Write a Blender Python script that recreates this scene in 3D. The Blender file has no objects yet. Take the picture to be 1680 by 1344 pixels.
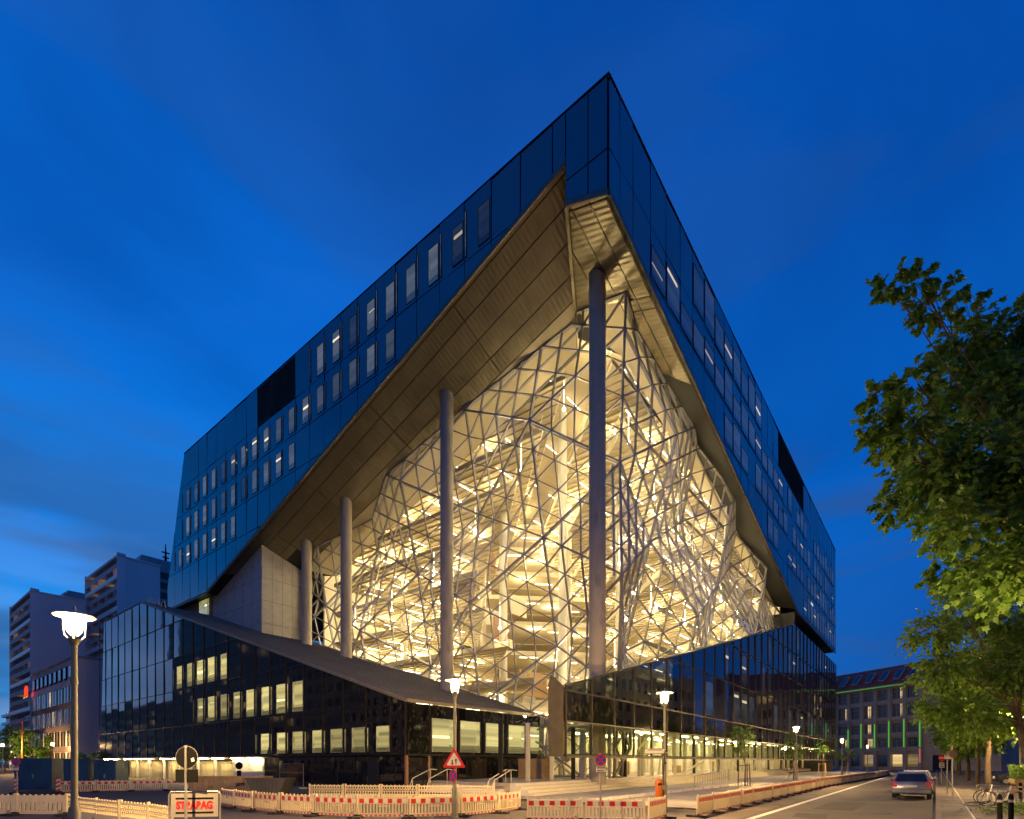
import bpy, bmesh, math, random
from math import sin, cos, pi, radians, sqrt, atan2
from mathutils import Vector, Matrix, noise as mnoise
random.seed(7)
SC = bpy.context.scene
COL = SC.collection

# ------------------------------------------------------------------ camera
cam_d = bpy.data.cameras.new('camera'); cam = bpy.data.objects.new('camera', cam_d); COL.objects.link(cam)
cam.location = (0, 0, 2.05); cam.rotation_euler = (pi/2, 0, 0)
cam_d.lens = 18.75; cam_d.sensor_width = 36; cam_d.shift_y = 0.344; cam_d.clip_start = .1; cam_d.clip_end = 6000
SC.camera = cam

# ------------------------------------------------------------------ world: dusk sky
W = bpy.data.worlds.new('World'); SC.world = W; W.use_nodes = True
nt = W.node_tree; N = nt.nodes; LK = nt.links; N.clear()
def wn(t, **k):
    n = N.new(t)
    for a, b in k.items(): setattr(n, a, b)
    return n
def wmath(op, a, b=None):
    n = wn('ShaderNodeMath', operation=op)
    for i, x in enumerate((a, b)):
        if x is None: continue
        if isinstance(x, (int, float)): n.inputs[i].default_value = x
        else: LK.new(x, n.inputs[i])
    return n.outputs[0]
def wramp(src, stops, interp='EASE'):
    n = wn('ShaderNodeValToRGB'); n.color_ramp.interpolation = interp
    e = n.color_ramp.elements
    while len(e) < len(stops): e.new(.5)
    for el, (p, c) in zip(e, stops):
        el.position = p; el.color = (*c, 1) if len(c) == 3 else c
    LK.new(src, n.inputs[0]); return n.outputs[0]
def wmix(f, a, b, mode='MIX'):
    n = wn('ShaderNodeMixRGB', blend_type=mode)
    for i, x in enumerate((f, a, b)):
        if isinstance(x, (int, float)): n.inputs[i].default_value = x
        elif isinstance(x, tuple): n.inputs[i].default_value = (*x, 1)
        else: LK.new(x, n.inputs[i])
    return n.outputs[0]
tc = wn('ShaderNodeTexCoord'); sep = wn('ShaderNodeSeparateXYZ'); LK.new(tc.outputs['Generated'], sep.inputs[0])
X, Y, Z = sep.outputs
zc = wmath('MAXIMUM', Z, 0.0)
# the west (left of the street) still glows after sunset
hor = wmath('SQRT', wmath('ADD', wmath('MULTIPLY', X, X), wmath('MAXIMUM', wmath('MULTIPLY', Y, Y), 1e-5)))
west = wmath('DIVIDE', wmath('ADD', wmath('MULTIPLY', X, -.9), wmath('MULTIPLY', Y, .42)), hor)
west = wmath('ADD', wmath('MULTIPLY', west, .5), .5)
east_c = wramp(zc, [(0, (.006, .05, .20)), (.18, (.003, .052, .235)), (.45, (.0012, .064, .300)), (.8, (.001, .046, .250))])
west_c = wramp(zc, [(0, (.075, .24, .48)), (.12, (.018, .185, .50)), (.34, (.002, .118, .44)), (.6, (.0015, .072, .34)), (.9, (.001, .046, .25))])
sky = wmix(wramp(west, [(.35, (0, 0, 0)), (1.0, (1, 1, 1))]), east_c, west_c)
# clouds on a plane overhead
den = wmath('ADD', zc, .16)
cu = wn('ShaderNodeCombineXYZ'); LK.new(wmath('DIVIDE', X, den), cu.inputs[0]); LK.new(wmath('DIVIDE', Y, den), cu.inputs[1])
def wnoise(scale, detail, rough, dist, stretch):
    m = wn('ShaderNodeMapping'); m.inputs['Scale'].default_value = stretch
    m.inputs['Location'].default_value = (7.4, 3.8, 1.6); LK.new(tc.outputs['Generated'], m.inputs[0])
    n = wn('ShaderNodeTexNoise'); n.inputs['Scale'].default_value = scale; n.inputs['Detail'].default_value = detail
    n.inputs['Roughness'].default_value = rough; n.inputs['Distortion'].default_value = dist
    LK.new(m.outputs[0], n.inputs['Vector']); return n.outputs['Fac']
n1 = wnoise(1.9, 4, .5, .4, (1, 1, 4.0)); n2 = wnoise(2.6, 3, .45, .3, (1, 1, 6.0)); n3 = wnoise(1.9, 4, .5, .8, (1, 1, 1.7))
low = wramp(zc, [(0, (1, 1, 1)), (.30, (.75, .75, .75)), (.55, (.22, .22, .22)), (1, (.12, .12, .12))])
dark = wmath('MULTIPLY', wramp(n1, [(.47, (0, 0, 0)), (.61, (1, 1, 1))]), low)
sky = wmix(wmath('MULTIPLY', dark, .80), sky, (.018, .048, .13))
lite = wmath('MULTIPLY', wramp(n2, [(.50, (0, 0, 0)), (.66, (1, 1, 1))]), wramp(zc, [(0, (1, 1, 1)), (.25, (.35, .35, .35)), (.4, (.02, .02, .02))]))
lite = wmath('MULTIPLY', lite, wramp(west, [(.5, (0, 0, 0)), (1, (1, 1, 1))]))
sky = wmix(wmath('MULTIPLY', lite, .30), sky, (.20, .31, .54))
sky = wmix(.55, sky, wramp(n3, [(.3, (.62, .70, .76)), (.7, (1.34, 1.28, 1.24))]), 'MULTIPLY')
# afterglow of the set sun low in the west, left of the picture
glow = wmath('ADD', wmath('MULTIPLY', wmath('DIVIDE', wmath('ADD', wmath('MULTIPLY', X, -.97), wmath('MULTIPLY', Y, -.24)), hor), .5), .5)
glow = wmath('MULTIPLY', wramp(glow, [(.80, (0, 0, 0)), (1, (1, 1, 1))]), wramp(zc, [(0, (1, 1, 1)), (.10, (.7, .7, .7)), (.32, (0, 0, 0))]))
sky = wmix(glow, sky, (.30, .30, .46))
bg = wn('ShaderNodeBackground'); bg.inputs['Strength'].default_value = 1.66
LK.new(sky, bg.inputs['Color']); wo = wn('ShaderNodeOutputWorld'); LK.new(bg.outputs[0], wo.inputs[0])

SC.view_settings.view_transform = 'Standard'; SC.view_settings.look = 'None'
SC.view_settings.exposure = 0.0; SC.view_settings.gamma = 1.0; SC.view_settings.use_curve_mapping = False
SC.render.engine = 'CYCLES'
cy = SC.cycles
cy.use_denoising = True
cy.max_bounces = 8; cy.diffuse_bounces = 6; cy.glossy_bounces = 4; cy.transparent_max_bounces = 24; cy.transmission_bounces = 4
cy.sample_clamp_indirect = 4.0; cy.sample_clamp_direct = 0; cy.caustics_reflective = False; cy.caustics_refractive = False
cy.use_light_tree = True

# ------------------------------------------------------------------ frames of reference (metres)
DR = Vector((.62203, .78299, 0)).normalized(); DL = Vector((-DR.y, DR.x, 0))     # street direction and its left normal
ANG = atan2(DR.y, DR.x)
OFF = Vector((6.03, 33.4, 0))                                                   # plan position of the overhanging roof corner
def S(p, q, z=0.0): v = DR*p + DL*q; return Vector((v.x, v.y, z))               # street frame: p along, q to the left
P0, Q0 = OFF.dot(DR), OFF.dot(DL)
def G(u, v, z=0.0):                                                             # surveyed ground point from the photograph's grid
    y = 875.0*(2.05 - z)/(v - 1250.0); return Vector(((u - 840.0)/875.0*y, y, z))

# ------------------------------------------------------------------ mesh helpers
class MB:
    def __init__(s): s.v = []; s.f = []; s.m = []
    def face(s, pts, m=0):
        i = len(s.v); s.v += [tuple(p) for p in pts]; s.f.append(tuple(range(i, i + len(pts)))); s.m.append(m)
    def box(s, x0, x1, y0, y1, z0, z1, m=0):
        i = len(s.v)
        s.v += [(x0,y0,z0),(x1,y0,z0),(x1,y1,z0),(x0,y1,z0),(x0,y0,z1),(x1,y0,z1),(x1,y1,z1),(x0,y1,z1)]
        s.f += [(i+3,i+2,i+1,i),(i+4,i+5,i+6,i+7),(i,i+1,i+5,i+4),(i+1,i+2,i+6,i+5),(i+2,i+3,i+7,i+6),(i+3,i,i+4,i+7)]
        s.m += [m]*6
    def obox(s, c, ax, ay, az, m=0):                # centre and three half-axis vectors
        i = len(s.v); c = Vector(c); ax = Vector(ax); ay = Vector(ay); az = Vector(az)
        for sz in (-1, 1):
            for sx, sy in ((-1,-1),(1,-1),(1,1),(-1,1)): s.v.append(tuple(c + ax*sx + ay*sy + az*sz))
        s.f += [(i+3,i+2,i+1,i),(i+4,i+5,i+6,i+7),(i,i+1,i+5,i+4),(i+1,i+2,i+6,i+5),(i+2,i+3,i+7,i+6),(i+3,i,i+4,i+7)]
        s.m += [m]*6
    def bar(s, a, b, wd, dp, nrm, m=0):             # rectangular bar from a to b, nrm = depth direction
        a = Vector(a); b = Vector(b); d = b - a
        if d.length < 1e-4: return
        n = Vector(nrm); n = n - d*(n.dot(d)/d.length_squared)
        if n.length < 1e-4: n = d.orthogonal()
        n.normalize(); t = d.cross(n).normalized()
        s.obox((a + b)/2, t*(wd/2), n*(dp/2), d/2, m)
    def tube(s, a, b, r0, r1=None, n=8, m=0, caps=True):
        a = Vector(a); b = Vector(b); r1 = r0 if r1 is None else r1; d = b - a
        if d.length < 1e-5: return
        u = d.orthogonal().normalized(); w = d.cross(u).normalized(); i = len(s.v)
        for k in range(n):
            e = u*cos(2*pi*k/n) + w*sin(2*pi*k/n); s.v.append(tuple(a + e*r0)); s.v.append(tuple(b + e*r1))
        for k in range(n):
            k2 = (k+1) % n; s.f.append((i+2*k, i+2*k2, i+2*k2+1, i+2*k+1)); s.m.append(m)
        if caps:
            s.f.append(tuple(i+2*k for k in reversed(range(n)))); s.f.append(tuple(i+2*k+1 for k in range(n))); s.m += [m, m]
    def path(s, pts, r, n=6, m=0):
        for a, b in zip(pts, pts[1:]): s.tube(a, b, r, r, n, m)
    def lathe(s, prof, n=16, m=0, c=(0,0,0)):
        i = len(s.v); c = Vector(c)
        for r, z in prof:
            for k in range(n): s.v.append((c.x + r*cos(2*pi*k/n), c.y + r*sin(2*pi*k/n), c.z + z))
        for j in range(len(prof)-1):
            for k in range(n):
                k2 = (k+1) % n; s.f.append((i+j*n+k, i+j*n+k2, i+(j+1)*n+k2, i+(j+1)*n+k)); s.m.append(m)
        s.f.append(tuple(i+k for k in reversed(range(n)))); s.f.append(tuple(i+(len(prof)-1)*n+k for k in range(n))); s.m += [m, m]
    def prism(s, pts, ext, m=0):                    # flat polygon (list of 3-D points) thickened by vector ext
        pts = [Vector(p) for p in pts]; ext = Vector(ext); n = len(pts); i = len(s.v)
        nr = Vector((0,0,0))
        for a, b in zip(pts, pts[1:] + pts[:1]): nr += a.cross(b)
        if nr.dot(ext) > 0: pts.reverse()
        s.v += [tuple(p) for p in pts] + [tuple(p + ext) for p in pts]
        s.f.append(tuple(i+k for k in range(n))); s.f.append(tuple(i+n+k for k in reversed(range(n)))); s.m += [m, m]
        for k in range(n):
            k2 = (k+1) % n; s.f.append((i+k2, i+k, i+n+k, i+n+k2)); s.m.append(m)
    def mesh(s, name, mats):
        me = bpy.data.meshes.new(name); me.from_pydata(s.v, [], s.f)
        if not isinstance(mats, (list, tuple)): mats = [mats]
        for x in mats: me.materials.append(x)
        if len(mats) > 1: me.polygons.foreach_set('material_index', s.m)
        me.update(); return me
    def build(s, name, mats, parent=None, smooth=False, loc=None, rz=0):
        me = s.mesh(name, mats)
        if smooth:
            me.polygons.foreach_set('use_smooth', [True]*len(me.polygons))
        return link(name, me, parent, loc, rz)
def link(name, data, parent=None, loc=None, rz=0):
    o = bpy.data.objects.new(name, data); COL.objects.link(o)
    if parent is not None: o.parent = parent
    if loc is not None: o.location = loc
    o.rotation_euler[2] = rz
    return o
def tag(o, label=None, cat=None, group=None, kind=None):
    if label: o['label'] = label
    if cat: o['category'] = cat
    if group: o['group'] = group
    if kind: o['kind'] = kind
    return o
def thing(name, label, cat, loc=(0,0,0), rz=0, group=None):
    o = link(name, None, None, loc, rz); return tag(o, label, cat, group)
def copy_tree(o, parent=None, loc=None, rz=None, label=None):
    c = o.copy(); COL.objects.link(c); c.parent = parent
    if loc is not None: c.location = loc
    if rz is not None: c.rotation_euler[2] = rz
    if label: c['label'] = label
    for ch in list(o.children): copy_tree(ch, c)
    return c
def shade_smooth(o, ang=40):
    me = o.data
    me.polygons.foreach_set('use_smooth', [True]*len(me.polygons))
    try: me.set_sharp_from_angle(angle=radians(ang))
    except Exception: pass
def clip_poly(poly, conv):
    """clip 2-D polygon by convex polygon (counter-clockwise or clockwise)"""
    area = sum(a[0]*b[1] - b[0]*a[1] for a, b in zip(conv, conv[1:] + conv[:1]))
    if area < 0: conv = conv[::-1]
    out = list(poly)
    for (ax, ay), (bx, by) in zip(conv, conv[1:] + conv[:1]):
        inp, out = out, []
        if not inp: break
        side = lambda p: (bx-ax)*(p[1]-ay) - (by-ay)*(p[0]-ax)
        for p, q in zip(inp, inp[1:] + inp[:1]):
            sp, sq = side(p), side(q)
            if sp >= 0: out.append(p)
            if (sp >= 0) != (sq >= 0):
                k = sp/(sp-sq); out.append((p[0] + (q[0]-p[0])*k, p[1] + (q[1]-p[1])*k))
    res = []
    for p in out:
        if not res or abs(p[0]-res[-1][0]) + abs(p[1]-res[-1][1]) > 1e-4: res.append(p)
    if len(res) > 2 and abs(res[0][0]-res[-1][0]) + abs(res[0][1]-res[-1][1]) < 1e-4: res.pop()
    return res
def parea(p): return abs(sum(a[0]*b[1] - b[0]*a[1] for a, b in zip(p, p[1:] + p[:1])))/2
def inset(poly, d):
    """shrink a convex polygon by d (per-edge offset)"""
    ar = sum(a[0]*b[1] - b[0]*a[1] for a, b in zip(poly, poly[1:] + poly[:1]))
    p = poly if ar > 0 else poly[::-1]; n = len(p); lines = []
    for a, b in zip(p, p[1:] + p[:1]):
        l = math.hypot(b[0]-a[0], b[1]-a[1]) or 1e-6; nx, ny = -(b[1]-a[1])/l, (b[0]-a[0])/l
        lines.append((nx, ny, nx*a[0] + ny*a[1] + d))
    res = list(p)
    for nx, ny, c in lines:
        inp, res = res, []
        if not inp: return []
        for a, b in zip(inp, inp[1:] + inp[:1]):
            sa, sb = nx*a[0] + ny*a[1] - c, nx*b[0] + ny*b[1] - c
            if sa >= 0: res.append(a)
            if (sa >= 0) != (sb >= 0):
                k = sa/(sa-sb); res.append((a[0] + (b[0]-a[0])*k, a[1] + (b[1]-a[1])*k))
    return res

# ------------------------------------------------------------------ materials
def newmat(name):
    m = bpy.data.materials.new(name); m.use_nodes = True; t = m.node_tree
    return m, t, t.nodes, t.links, t.nodes['Principled BSDF']
def pmat(name, col, rough=.6, metal=0, var=.12, scale=3., bump=0, bscale=20., spec=None, stretch=None, objvar=0, wear=None):
    m, t, n, l, b = newmat(name)
    b.inputs['Roughness'].default_value = rough; b.inputs['Metallic'].default_value = metal
    if spec is not None: b.inputs['Specular IOR Level'].default_value = spec
    tcn = n.new('ShaderNodeTexCoord'); mp = n.new('ShaderNodeMapping'); l.new(tcn.outputs['Object'], mp.inputs[0])
    if stretch: mp.inputs['Scale'].default_value = stretch
    nz = n.new('ShaderNodeTexNoise'); nz.inputs['Scale'].default_value = scale; nz.inputs['Detail'].default_value = 5; nz.inputs['Roughness'].default_value = .6
    l.new(mp.outputs[0], nz.inputs['Vector'])
    r = n.new('ShaderNodeValToRGB'); e = r.color_ramp.elements
    e[0].position = .28; e[1].position = .72
    e[0].color = (*[max(0, c*(1-var)) for c in col], 1); e[1].color = (*[min(1, c*(1+var)) for c in col], 1)
    l.new(nz.outputs['Fac'], r.inputs[0]); src = r.outputs[0]
    if wear:
        n2 = n.new('ShaderNodeTexNoise'); n2.inputs['Scale'].default_value = wear[1]; n2.inputs['Detail'].default_value = 6
        l.new(mp.outputs[0], n2.inputs['Vector'])
        r2 = n.new('ShaderNodeValToRGB'); r2.color_ramp.elements[0].position = wear[2]; r2.color_ramp.elements[1].position = wear[2] + .12
        l.new(n2.outputs['Fac'], r2.inputs[0]); mx = n.new('ShaderNodeMixRGB'); l.new(r2.outputs[0], mx.inputs[0]); l.new(src, mx.inputs[1])
        mx.inputs[2].default_value = (*wear[0], 1); src = mx.outputs[0]
    if objvar:
        oi = n.new('ShaderNodeObjectInfo'); hv = n.new('ShaderNodeHueSaturation'); mr = n.new('ShaderNodeMapRange')
        mr.inputs['To Min'].default_value = 1-objvar; mr.inputs['To Max'].default_value = 1+objvar
        l.new(oi.outputs['Random'], mr.inputs[0]); l.new(mr.outputs[0], hv.inputs['Value']); l.new(src, hv.inputs['Color']); src = hv.outputs[0]
    l.new(src, b.inputs['Base Color'])
    if bump:
        nb = n.new('ShaderNodeTexNoise'); nb.inputs['Scale'].default_value = bscale; nb.inputs['Detail'].default_value = 4
        l.new(mp.outputs[0], nb.inputs['Vector']); bp = n.new('ShaderNodeBump'); bp.inputs['Strength'].default_value = bump; bp.inputs['Distance'].default_value = .02
        l.new(nb.outputs['Fac'], bp.inputs['Height']); l.new(bp.outputs[0], b.inputs['Normal'])
    return m
def emat(name, col, strength):
    m, t, n, l, b = newmat(name); n.remove(b); e = n.new('ShaderNodeEmission')
    e.inputs[0].default_value = (*col, 1); e.inputs[1].default_value = strength
    l.new(e.outputs[0], n['Material Output'].inputs[0]); return m
def coated_glass(name, tint, ior=2.1, rough=.035, frit=None):
    """opaque dark coated facade glass: a sharp mirror coat over a near-black body"""
    m, t, n, l, b = newmat(name)
    b.inputs['Base Color'].default_value = (*tint, 1); b.inputs['IOR'].default_value = ior
    oi = n.new('ShaderNodeObjectInfo'); mr = n.new('ShaderNodeMapRange'); mr.inputs['To Min'].default_value = rough*.6; mr.inputs['To Max'].default_value = rough*1.8
    l.new(oi.outputs['Random'], mr.inputs[0]); l.new(mr.outputs[0], b.inputs['Roughness'])
    tcn = n.new('ShaderNodeTexCoord')
    nz = n.new('ShaderNodeTexNoise'); nz.inputs['Scale'].default_value = .35; l.new(tcn.outputs['Object'], nz.inputs['Vector'])
    bp = n.new('ShaderNodeBump'); bp.inputs['Strength'].default_value = .10; bp.inputs['Distance'].default_value = .05
    l.new(nz.outputs['Fac'], bp.inputs['Height']); l.new(bp.outputs[0], b.inputs['Normal'])
    if frit:
        mp = n.new('ShaderNodeMapping'); mp.inputs['Scale'].default_value = (1, 1, .6); l.new(tcn.outputs['Object'], mp.inputs[0])
        vo = n.new('ShaderNodeTexNoise'); vo.inputs['Scale'].default_value = 5.0; vo.inputs['Detail'].default_value = 2
        l.new(mp.outputs[0], vo.inputs['Vector'])
        r = n.new('ShaderNodeValToRGB'); r.color_ramp.elements[0].position = .57; r.color_ramp.elements[1].position = .66
        r.color_ramp.elements[0].color = (*tint, 1); r.color_ramp.elements[1].color = (*frit, 1)
        l.new(vo.outputs['Fac'], r.inputs[0]); l.new(r.outputs[0], b.inputs['Base Color'])
    return m
def clear_glass(name, tint=(1,1,1), refl=1.0, ior=1.5, extra=0.0):
    m, t, n, l, b = newmat(name); n.remove(b)
    tr = n.new('ShaderNodeBsdfTransparent'); tr.inputs[0].default_value = (*tint, 1)
    gl = n.new('ShaderNodeBsdfGlossy'); gl.inputs['Roughness'].default_value = .02; gl.inputs[0].default_value = (refl, refl, refl, 1)
    fr = n.new('ShaderNodeFresnel'); ge = n.new('ShaderNodeNewGeometry'); io = n.new('ShaderNodeMapRange'); io.inputs['To Min'].default_value = ior; io.inputs['To Max'].default_value = 1/ior
    l.new(ge.outputs['Backfacing'], io.inputs[0]); l.new(io.outputs[0], fr.inputs[0]); mx = n.new('ShaderNodeMixShader')
    f = fr.outputs[0]
    if extra:
        ad = n.new('ShaderNodeMath'); ad.operation = 'ADD'; ad.use_clamp = True; ad.inputs[1].default_value = extra; l.new(f, ad.inputs[0]); f = ad.outputs[0]
    l.new(f, mx.inputs[0]); l.new(tr.outputs[0], mx.inputs[1]); l.new(gl.outputs[0], mx.inputs[2])
    l.new(mx.outputs[0], n['Material Output'].inputs[0]); return m
def window_mat(name, lo, hi, strength, spot=1.0):
    """lit room behind a pane: ceiling with a lamp row, side wall, darker furniture, all different from window to window"""
    m, t, n, l, b = newmat(name)
    b.inputs['Base Color'].default_value = (.012, .015, .02, 1); b.inputs['Roughness'].default_value = .04; b.inputs['IOR'].default_value = 1.6
    oi = n.new('ShaderNodeObjectInfo'); tcn = n.new('ShaderNodeTexCoord'); sp = n.new('ShaderNodeSeparateXYZ'); l.new(tcn.outputs['Generated'], sp.inputs[0])
    def mt(op, a, b_=None, c=None):
        q = n.new('ShaderNodeMath'); q.operation = op
        for i, x in enumerate((a, b_, c)):
            if x is None: continue
            if isinstance(x, (int, float)): q.inputs[i].default_value = x
            else: l.new(x, q.inputs[i])
        return q.outputs[0]
    v = sp.outputs[2]; rnd = oi.outputs['Random']
    h = mt('FRACT', mt('ADD', mt('MAXIMUM', sp.outputs[0], sp.outputs[1]), mt('MULTIPLY', rnd, 0.0)))
    r2 = mt('FRACT', mt('MULTIPLY', rnd, 17.31)); r3 = mt('FRACT', mt('MULTIPLY', rnd, 53.77)); r4 = mt('FRACT', mt('MULTIPLY', rnd, 131.3))
    cx = n.new('ShaderNodeCombineXYZ'); l.new(mt('MULTIPLY_ADD', h, 2.2, mt('MULTIPLY', rnd, 90)), cx.inputs[0]); l.new(mt('MULTIPLY_ADD', v, 2.4, mt('MULTIPLY', r2, 40)), cx.inputs[1])
    nz = n.new('ShaderNodeTexNoise'); nz.inputs['Scale'].default_value = 1.6; nz.inputs['Detail'].default_value = 4; l.new(cx.outputs[0], nz.inputs['Vector'])
    vo = n.new('ShaderNodeTexVoronoi'); vo.distance = 'CHEBYCHEV'; vo.inputs['Scale'].default_value = 2.3; l.new(cx.outputs[0], vo.inputs['Vector'])
    lvl = mt('ADD', mt('MULTIPLY', nz.outputs['Fac'], .9), mt('MULTIPLY', vo.outputs['Distance'], .25))
    side = mt('LESS_THAN', h, mt('MULTIPLY', r3, .6)); lvl = mt('MULTIPLY', lvl, mt('SUBTRACT', 1.0, mt('MULTIPLY', side, mt('MULTIPLY_ADD', r4, .5, .1))))
    furn = mt('LESS_THAN', v, mt('MULTIPLY_ADD', mt('SNAP', nz.outputs['Fac'], .12), .5, -.02)); lvl = mt('MULTIPLY', lvl, mt('SUBTRACT', 1.0, mt('MULTIPLY', furn, .55)))
    ceil = mt('GREATER_THAN', v, mt('MULTIPLY_ADD', h, mt('MULTIPLY_ADD', r4, .3, -.15), .80)); lvl = mt('ADD', lvl, mt('MULTIPLY', ceil, mt('MULTIPLY_ADD', r2, .3, -.12)))
    r = n.new('ShaderNodeValToRGB'); r.color_ramp.elements[0].position = .15; r.color_ramp.elements[1].position = .72
    r.color_ramp.elements[0].color = (*lo, 1); r.color_ramp.elements[1].color = (*hi, 1); l.new(lvl, r.inputs[0])
    dh = mt('MULTIPLY', mt('SUBTRACT', h, mt('MULTIPLY_ADD', r3, .7, .15)), .8); dv = mt('MULTIPLY', mt('SUBTRACT', v, mt('MULTIPLY_ADD', r4, .5, .35)), 2.2)
    lamp_ = mt('LESS_THAN', mt('ADD', mt('MULTIPLY', dh, dh), mt('MULTIPLY', dv, dv)), .012); lamp_ = mt('MULTIPLY', lamp_, mt('LESS_THAN', r2, .6))
    mx = n.new('ShaderNodeMixRGB'); mx.blend_type = 'ADD'; l.new(lamp_, mx.inputs[0]); l.new(r.outputs[0], mx.inputs[1]); mx.inputs[2].default_value = (spot, spot*.8, spot*.45, 1)
    l.new(mx.outputs[0], b.inputs['Emission Color'])
    mr = n.new('ShaderNodeMapRange'); mr.inputs['To Min'].default_value = strength*.5; mr.inputs['To Max'].default_value = strength*1.35
    l.new(rnd, mr.inputs[0]); l.new(mr.outputs[0], b.inputs['Emission Strength']); return m
M = {}
M['coat'] = coated_glass('coated_glass', (.004, .008, .02), 2.15)
M['coat2'] = coated_glass('coated_glass_dark', (.006, .006, .007), 1.75, frit=(.045, .042, .03))
M['louver'] = pmat('black_louver', (.008, .008, .009), .7)
M['joint'] = pmat('joint_black', (.006, .007, .009), .6)
M['mullion'] = pmat('dark_bronze_mullion', (.03, .027, .022), .45, .5)
M['glass'] = clear_glass('clear_glass', (.97, .98, .95), .8)
M['glass_dark'] = clear_glass('tinted_clear_glass', (.35, .38, .36), 1.0, 1.7, .03)
M['glass_green'] = clear_glass('greenish_clear_glass', (.60, .66, .50), .9)
M['bar'] = pmat('glazing_steel', (.25, .23, .25), .5, 0, .1)
M['brace'] = pmat('cream_painted_steel', (.72, .66, .50), .5, 0, .05)
M['concrete'] = pmat('fair_faced_concrete', (.38, .33, .26), .75, 0, .12, 1.2, .3, 14, stretch=(1,1,.35), wear=((.25,.22,.175), 1.1, .58))
M['concrete_l'] = pmat('pale_concrete', (.42, .39, .34), .7, 0, .12, 1.5, .15, 18, wear=((.30,.27,.23), 1.2, .60))
M['white'] = pmat('warm_white_plaster', (.74, .69, .55), .7, 0, .05, 1.2)
M['wood'] = pmat('warm_wood', (.36, .22, .10), .55, 0, .25, 2, stretch=(1, 1, 6))
M['ceil'] = pmat('beige_ceiling', (.50, .43, .29), .8, 0, .06, .6)
M['floor_in'] = pmat('interior_floor', (.40, .34, .26), .45, 0, .1)
M['strip'] = emat('ceiling_strip_light', (1, .84, .50), 15.0)
def globe_mat():
    m, t, n, l, b = newmat('street_lamp_globe'); n.remove(b); e = n.new('ShaderNodeEmission'); e.inputs[0].default_value = (1, .70, .33, 1); e.inputs[1].default_value = 24
    tr = n.new('ShaderNodeBsdfTransparent'); mx = n.new('ShaderNodeMixShader'); mx.inputs[0].default_value = .35
    l.new(tr.outputs[0], mx.inputs[1]); l.new(e.outputs[0], mx.inputs[2]); l.new(mx.outputs[0], n['Material Output'].inputs[0]); return m
M['lamp'] = globe_mat()
M['bronze'] = pmat('bronze_edge_trim', (.13, .105, .065), .42, .6, .2, 1.5)
M['roofskin'] = pmat('roof_decking', (.17, .145, .105), .7, .1, .25, 1.8, .3, 9, stretch=(.25, 1, 1))
M['win_u'] = window_mat('upper_lit_window', (.010, .035, .075), (.15, .17, .17), .6, 1.6)
M['win_l'] = window_mat('lower_lit_window', (.03, .026, .008), (.82, .68, .25), .85, 1.0)
M['win_r'] = window_mat('right_lit_window', (.02, .026, .01), (.34, .34, .14), .85, 1.6)
M['win_d'] = window_mat('dim_window', (.001, .006, .018), (.045, .058, .07), .5, 1.2)
# ================================================================== the glass and steel office building
# local frame: x = depth from the left facade along the street, y = depth from the street facade, z up; origin under the roof corner
def soffit_mat():
    m, t, n, l, b = newmat('ribbed_soffit_metal')
    b.inputs['Metallic'].default_value = .75; b.inputs['Roughness'].default_value = .33
    tcn = n.new('ShaderNodeTexCoord')
    nz = n.new('ShaderNodeTexNoise'); nz.inputs['Scale'].default_value = .5; nz.inputs['Detail'].default_value = 4; l.new(tcn.outputs['Object'], nz.inputs['Vector'])
    oi = n.new('ShaderNodeObjectInfo'); a = n.new('ShaderNodeMath'); a.operation = 'MULTIPLY_ADD'; a.inputs[1].default_value = .35
    l.new(oi.outputs['Random'], a.inputs[0]); l.new(nz.outputs['Fac'], a.inputs[2])
    r = n.new('ShaderNodeValToRGB'); r.color_ramp.elements[0].position = .35; r.color_ramp.elements[1].position = .95
    r.color_ramp.elements[0].color = (.19, .165, .115, 1); r.color_ramp.elements[1].color = (.25, .215, .15, 1)
    l.new(a.outputs[0], r.inputs[0]); l.new(r.outputs[0], b.inputs['Base Color'])
    uv = n.new('ShaderNodeUVMap'); wv = n.new('ShaderNodeTexWave'); wv.wave_type = 'BANDS'; wv.bands_direction = 'X'; wv.inputs['Scale'].default_value = .85
    wv.inputs['Distortion'].default_value = .25; wv.inputs['Detail'].default_value = 1
    l.new(uv.outputs[0], wv.inputs['Vector'])
    bp = n.new('ShaderNodeBump'); bp.inputs['Strength'].default_value = .8; bp.inputs['Distance'].default_value = .018
    l.new(wv.outputs['Fac'], bp.inputs['Height']); l.new(bp.outputs[0], b.inputs['Normal']); return m
M['soffit'] = soffit_mat()

BLD = thing('office_building', 'dark glass office block cut open by a glowing faceted atrium', 'building', OFF, ANG)
CL = -.35
def ZL(y, x): return 41.9 - .314*(y - 3.1) + CL*x              # left soffit plane
def ZR(y, x): return 37.9 + .34*y - .2303*x                    # street-side soffit plane
YC = 11.4; XL = -6.58; XW = 8.75                               # lower left block: its corner, its facade plane, the end of its short face
def ZROOF(y): return 6.05 + .316*(y - YC)
def ZROOFR(x): return 6.25 + .256*(x + 5.1)

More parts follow.
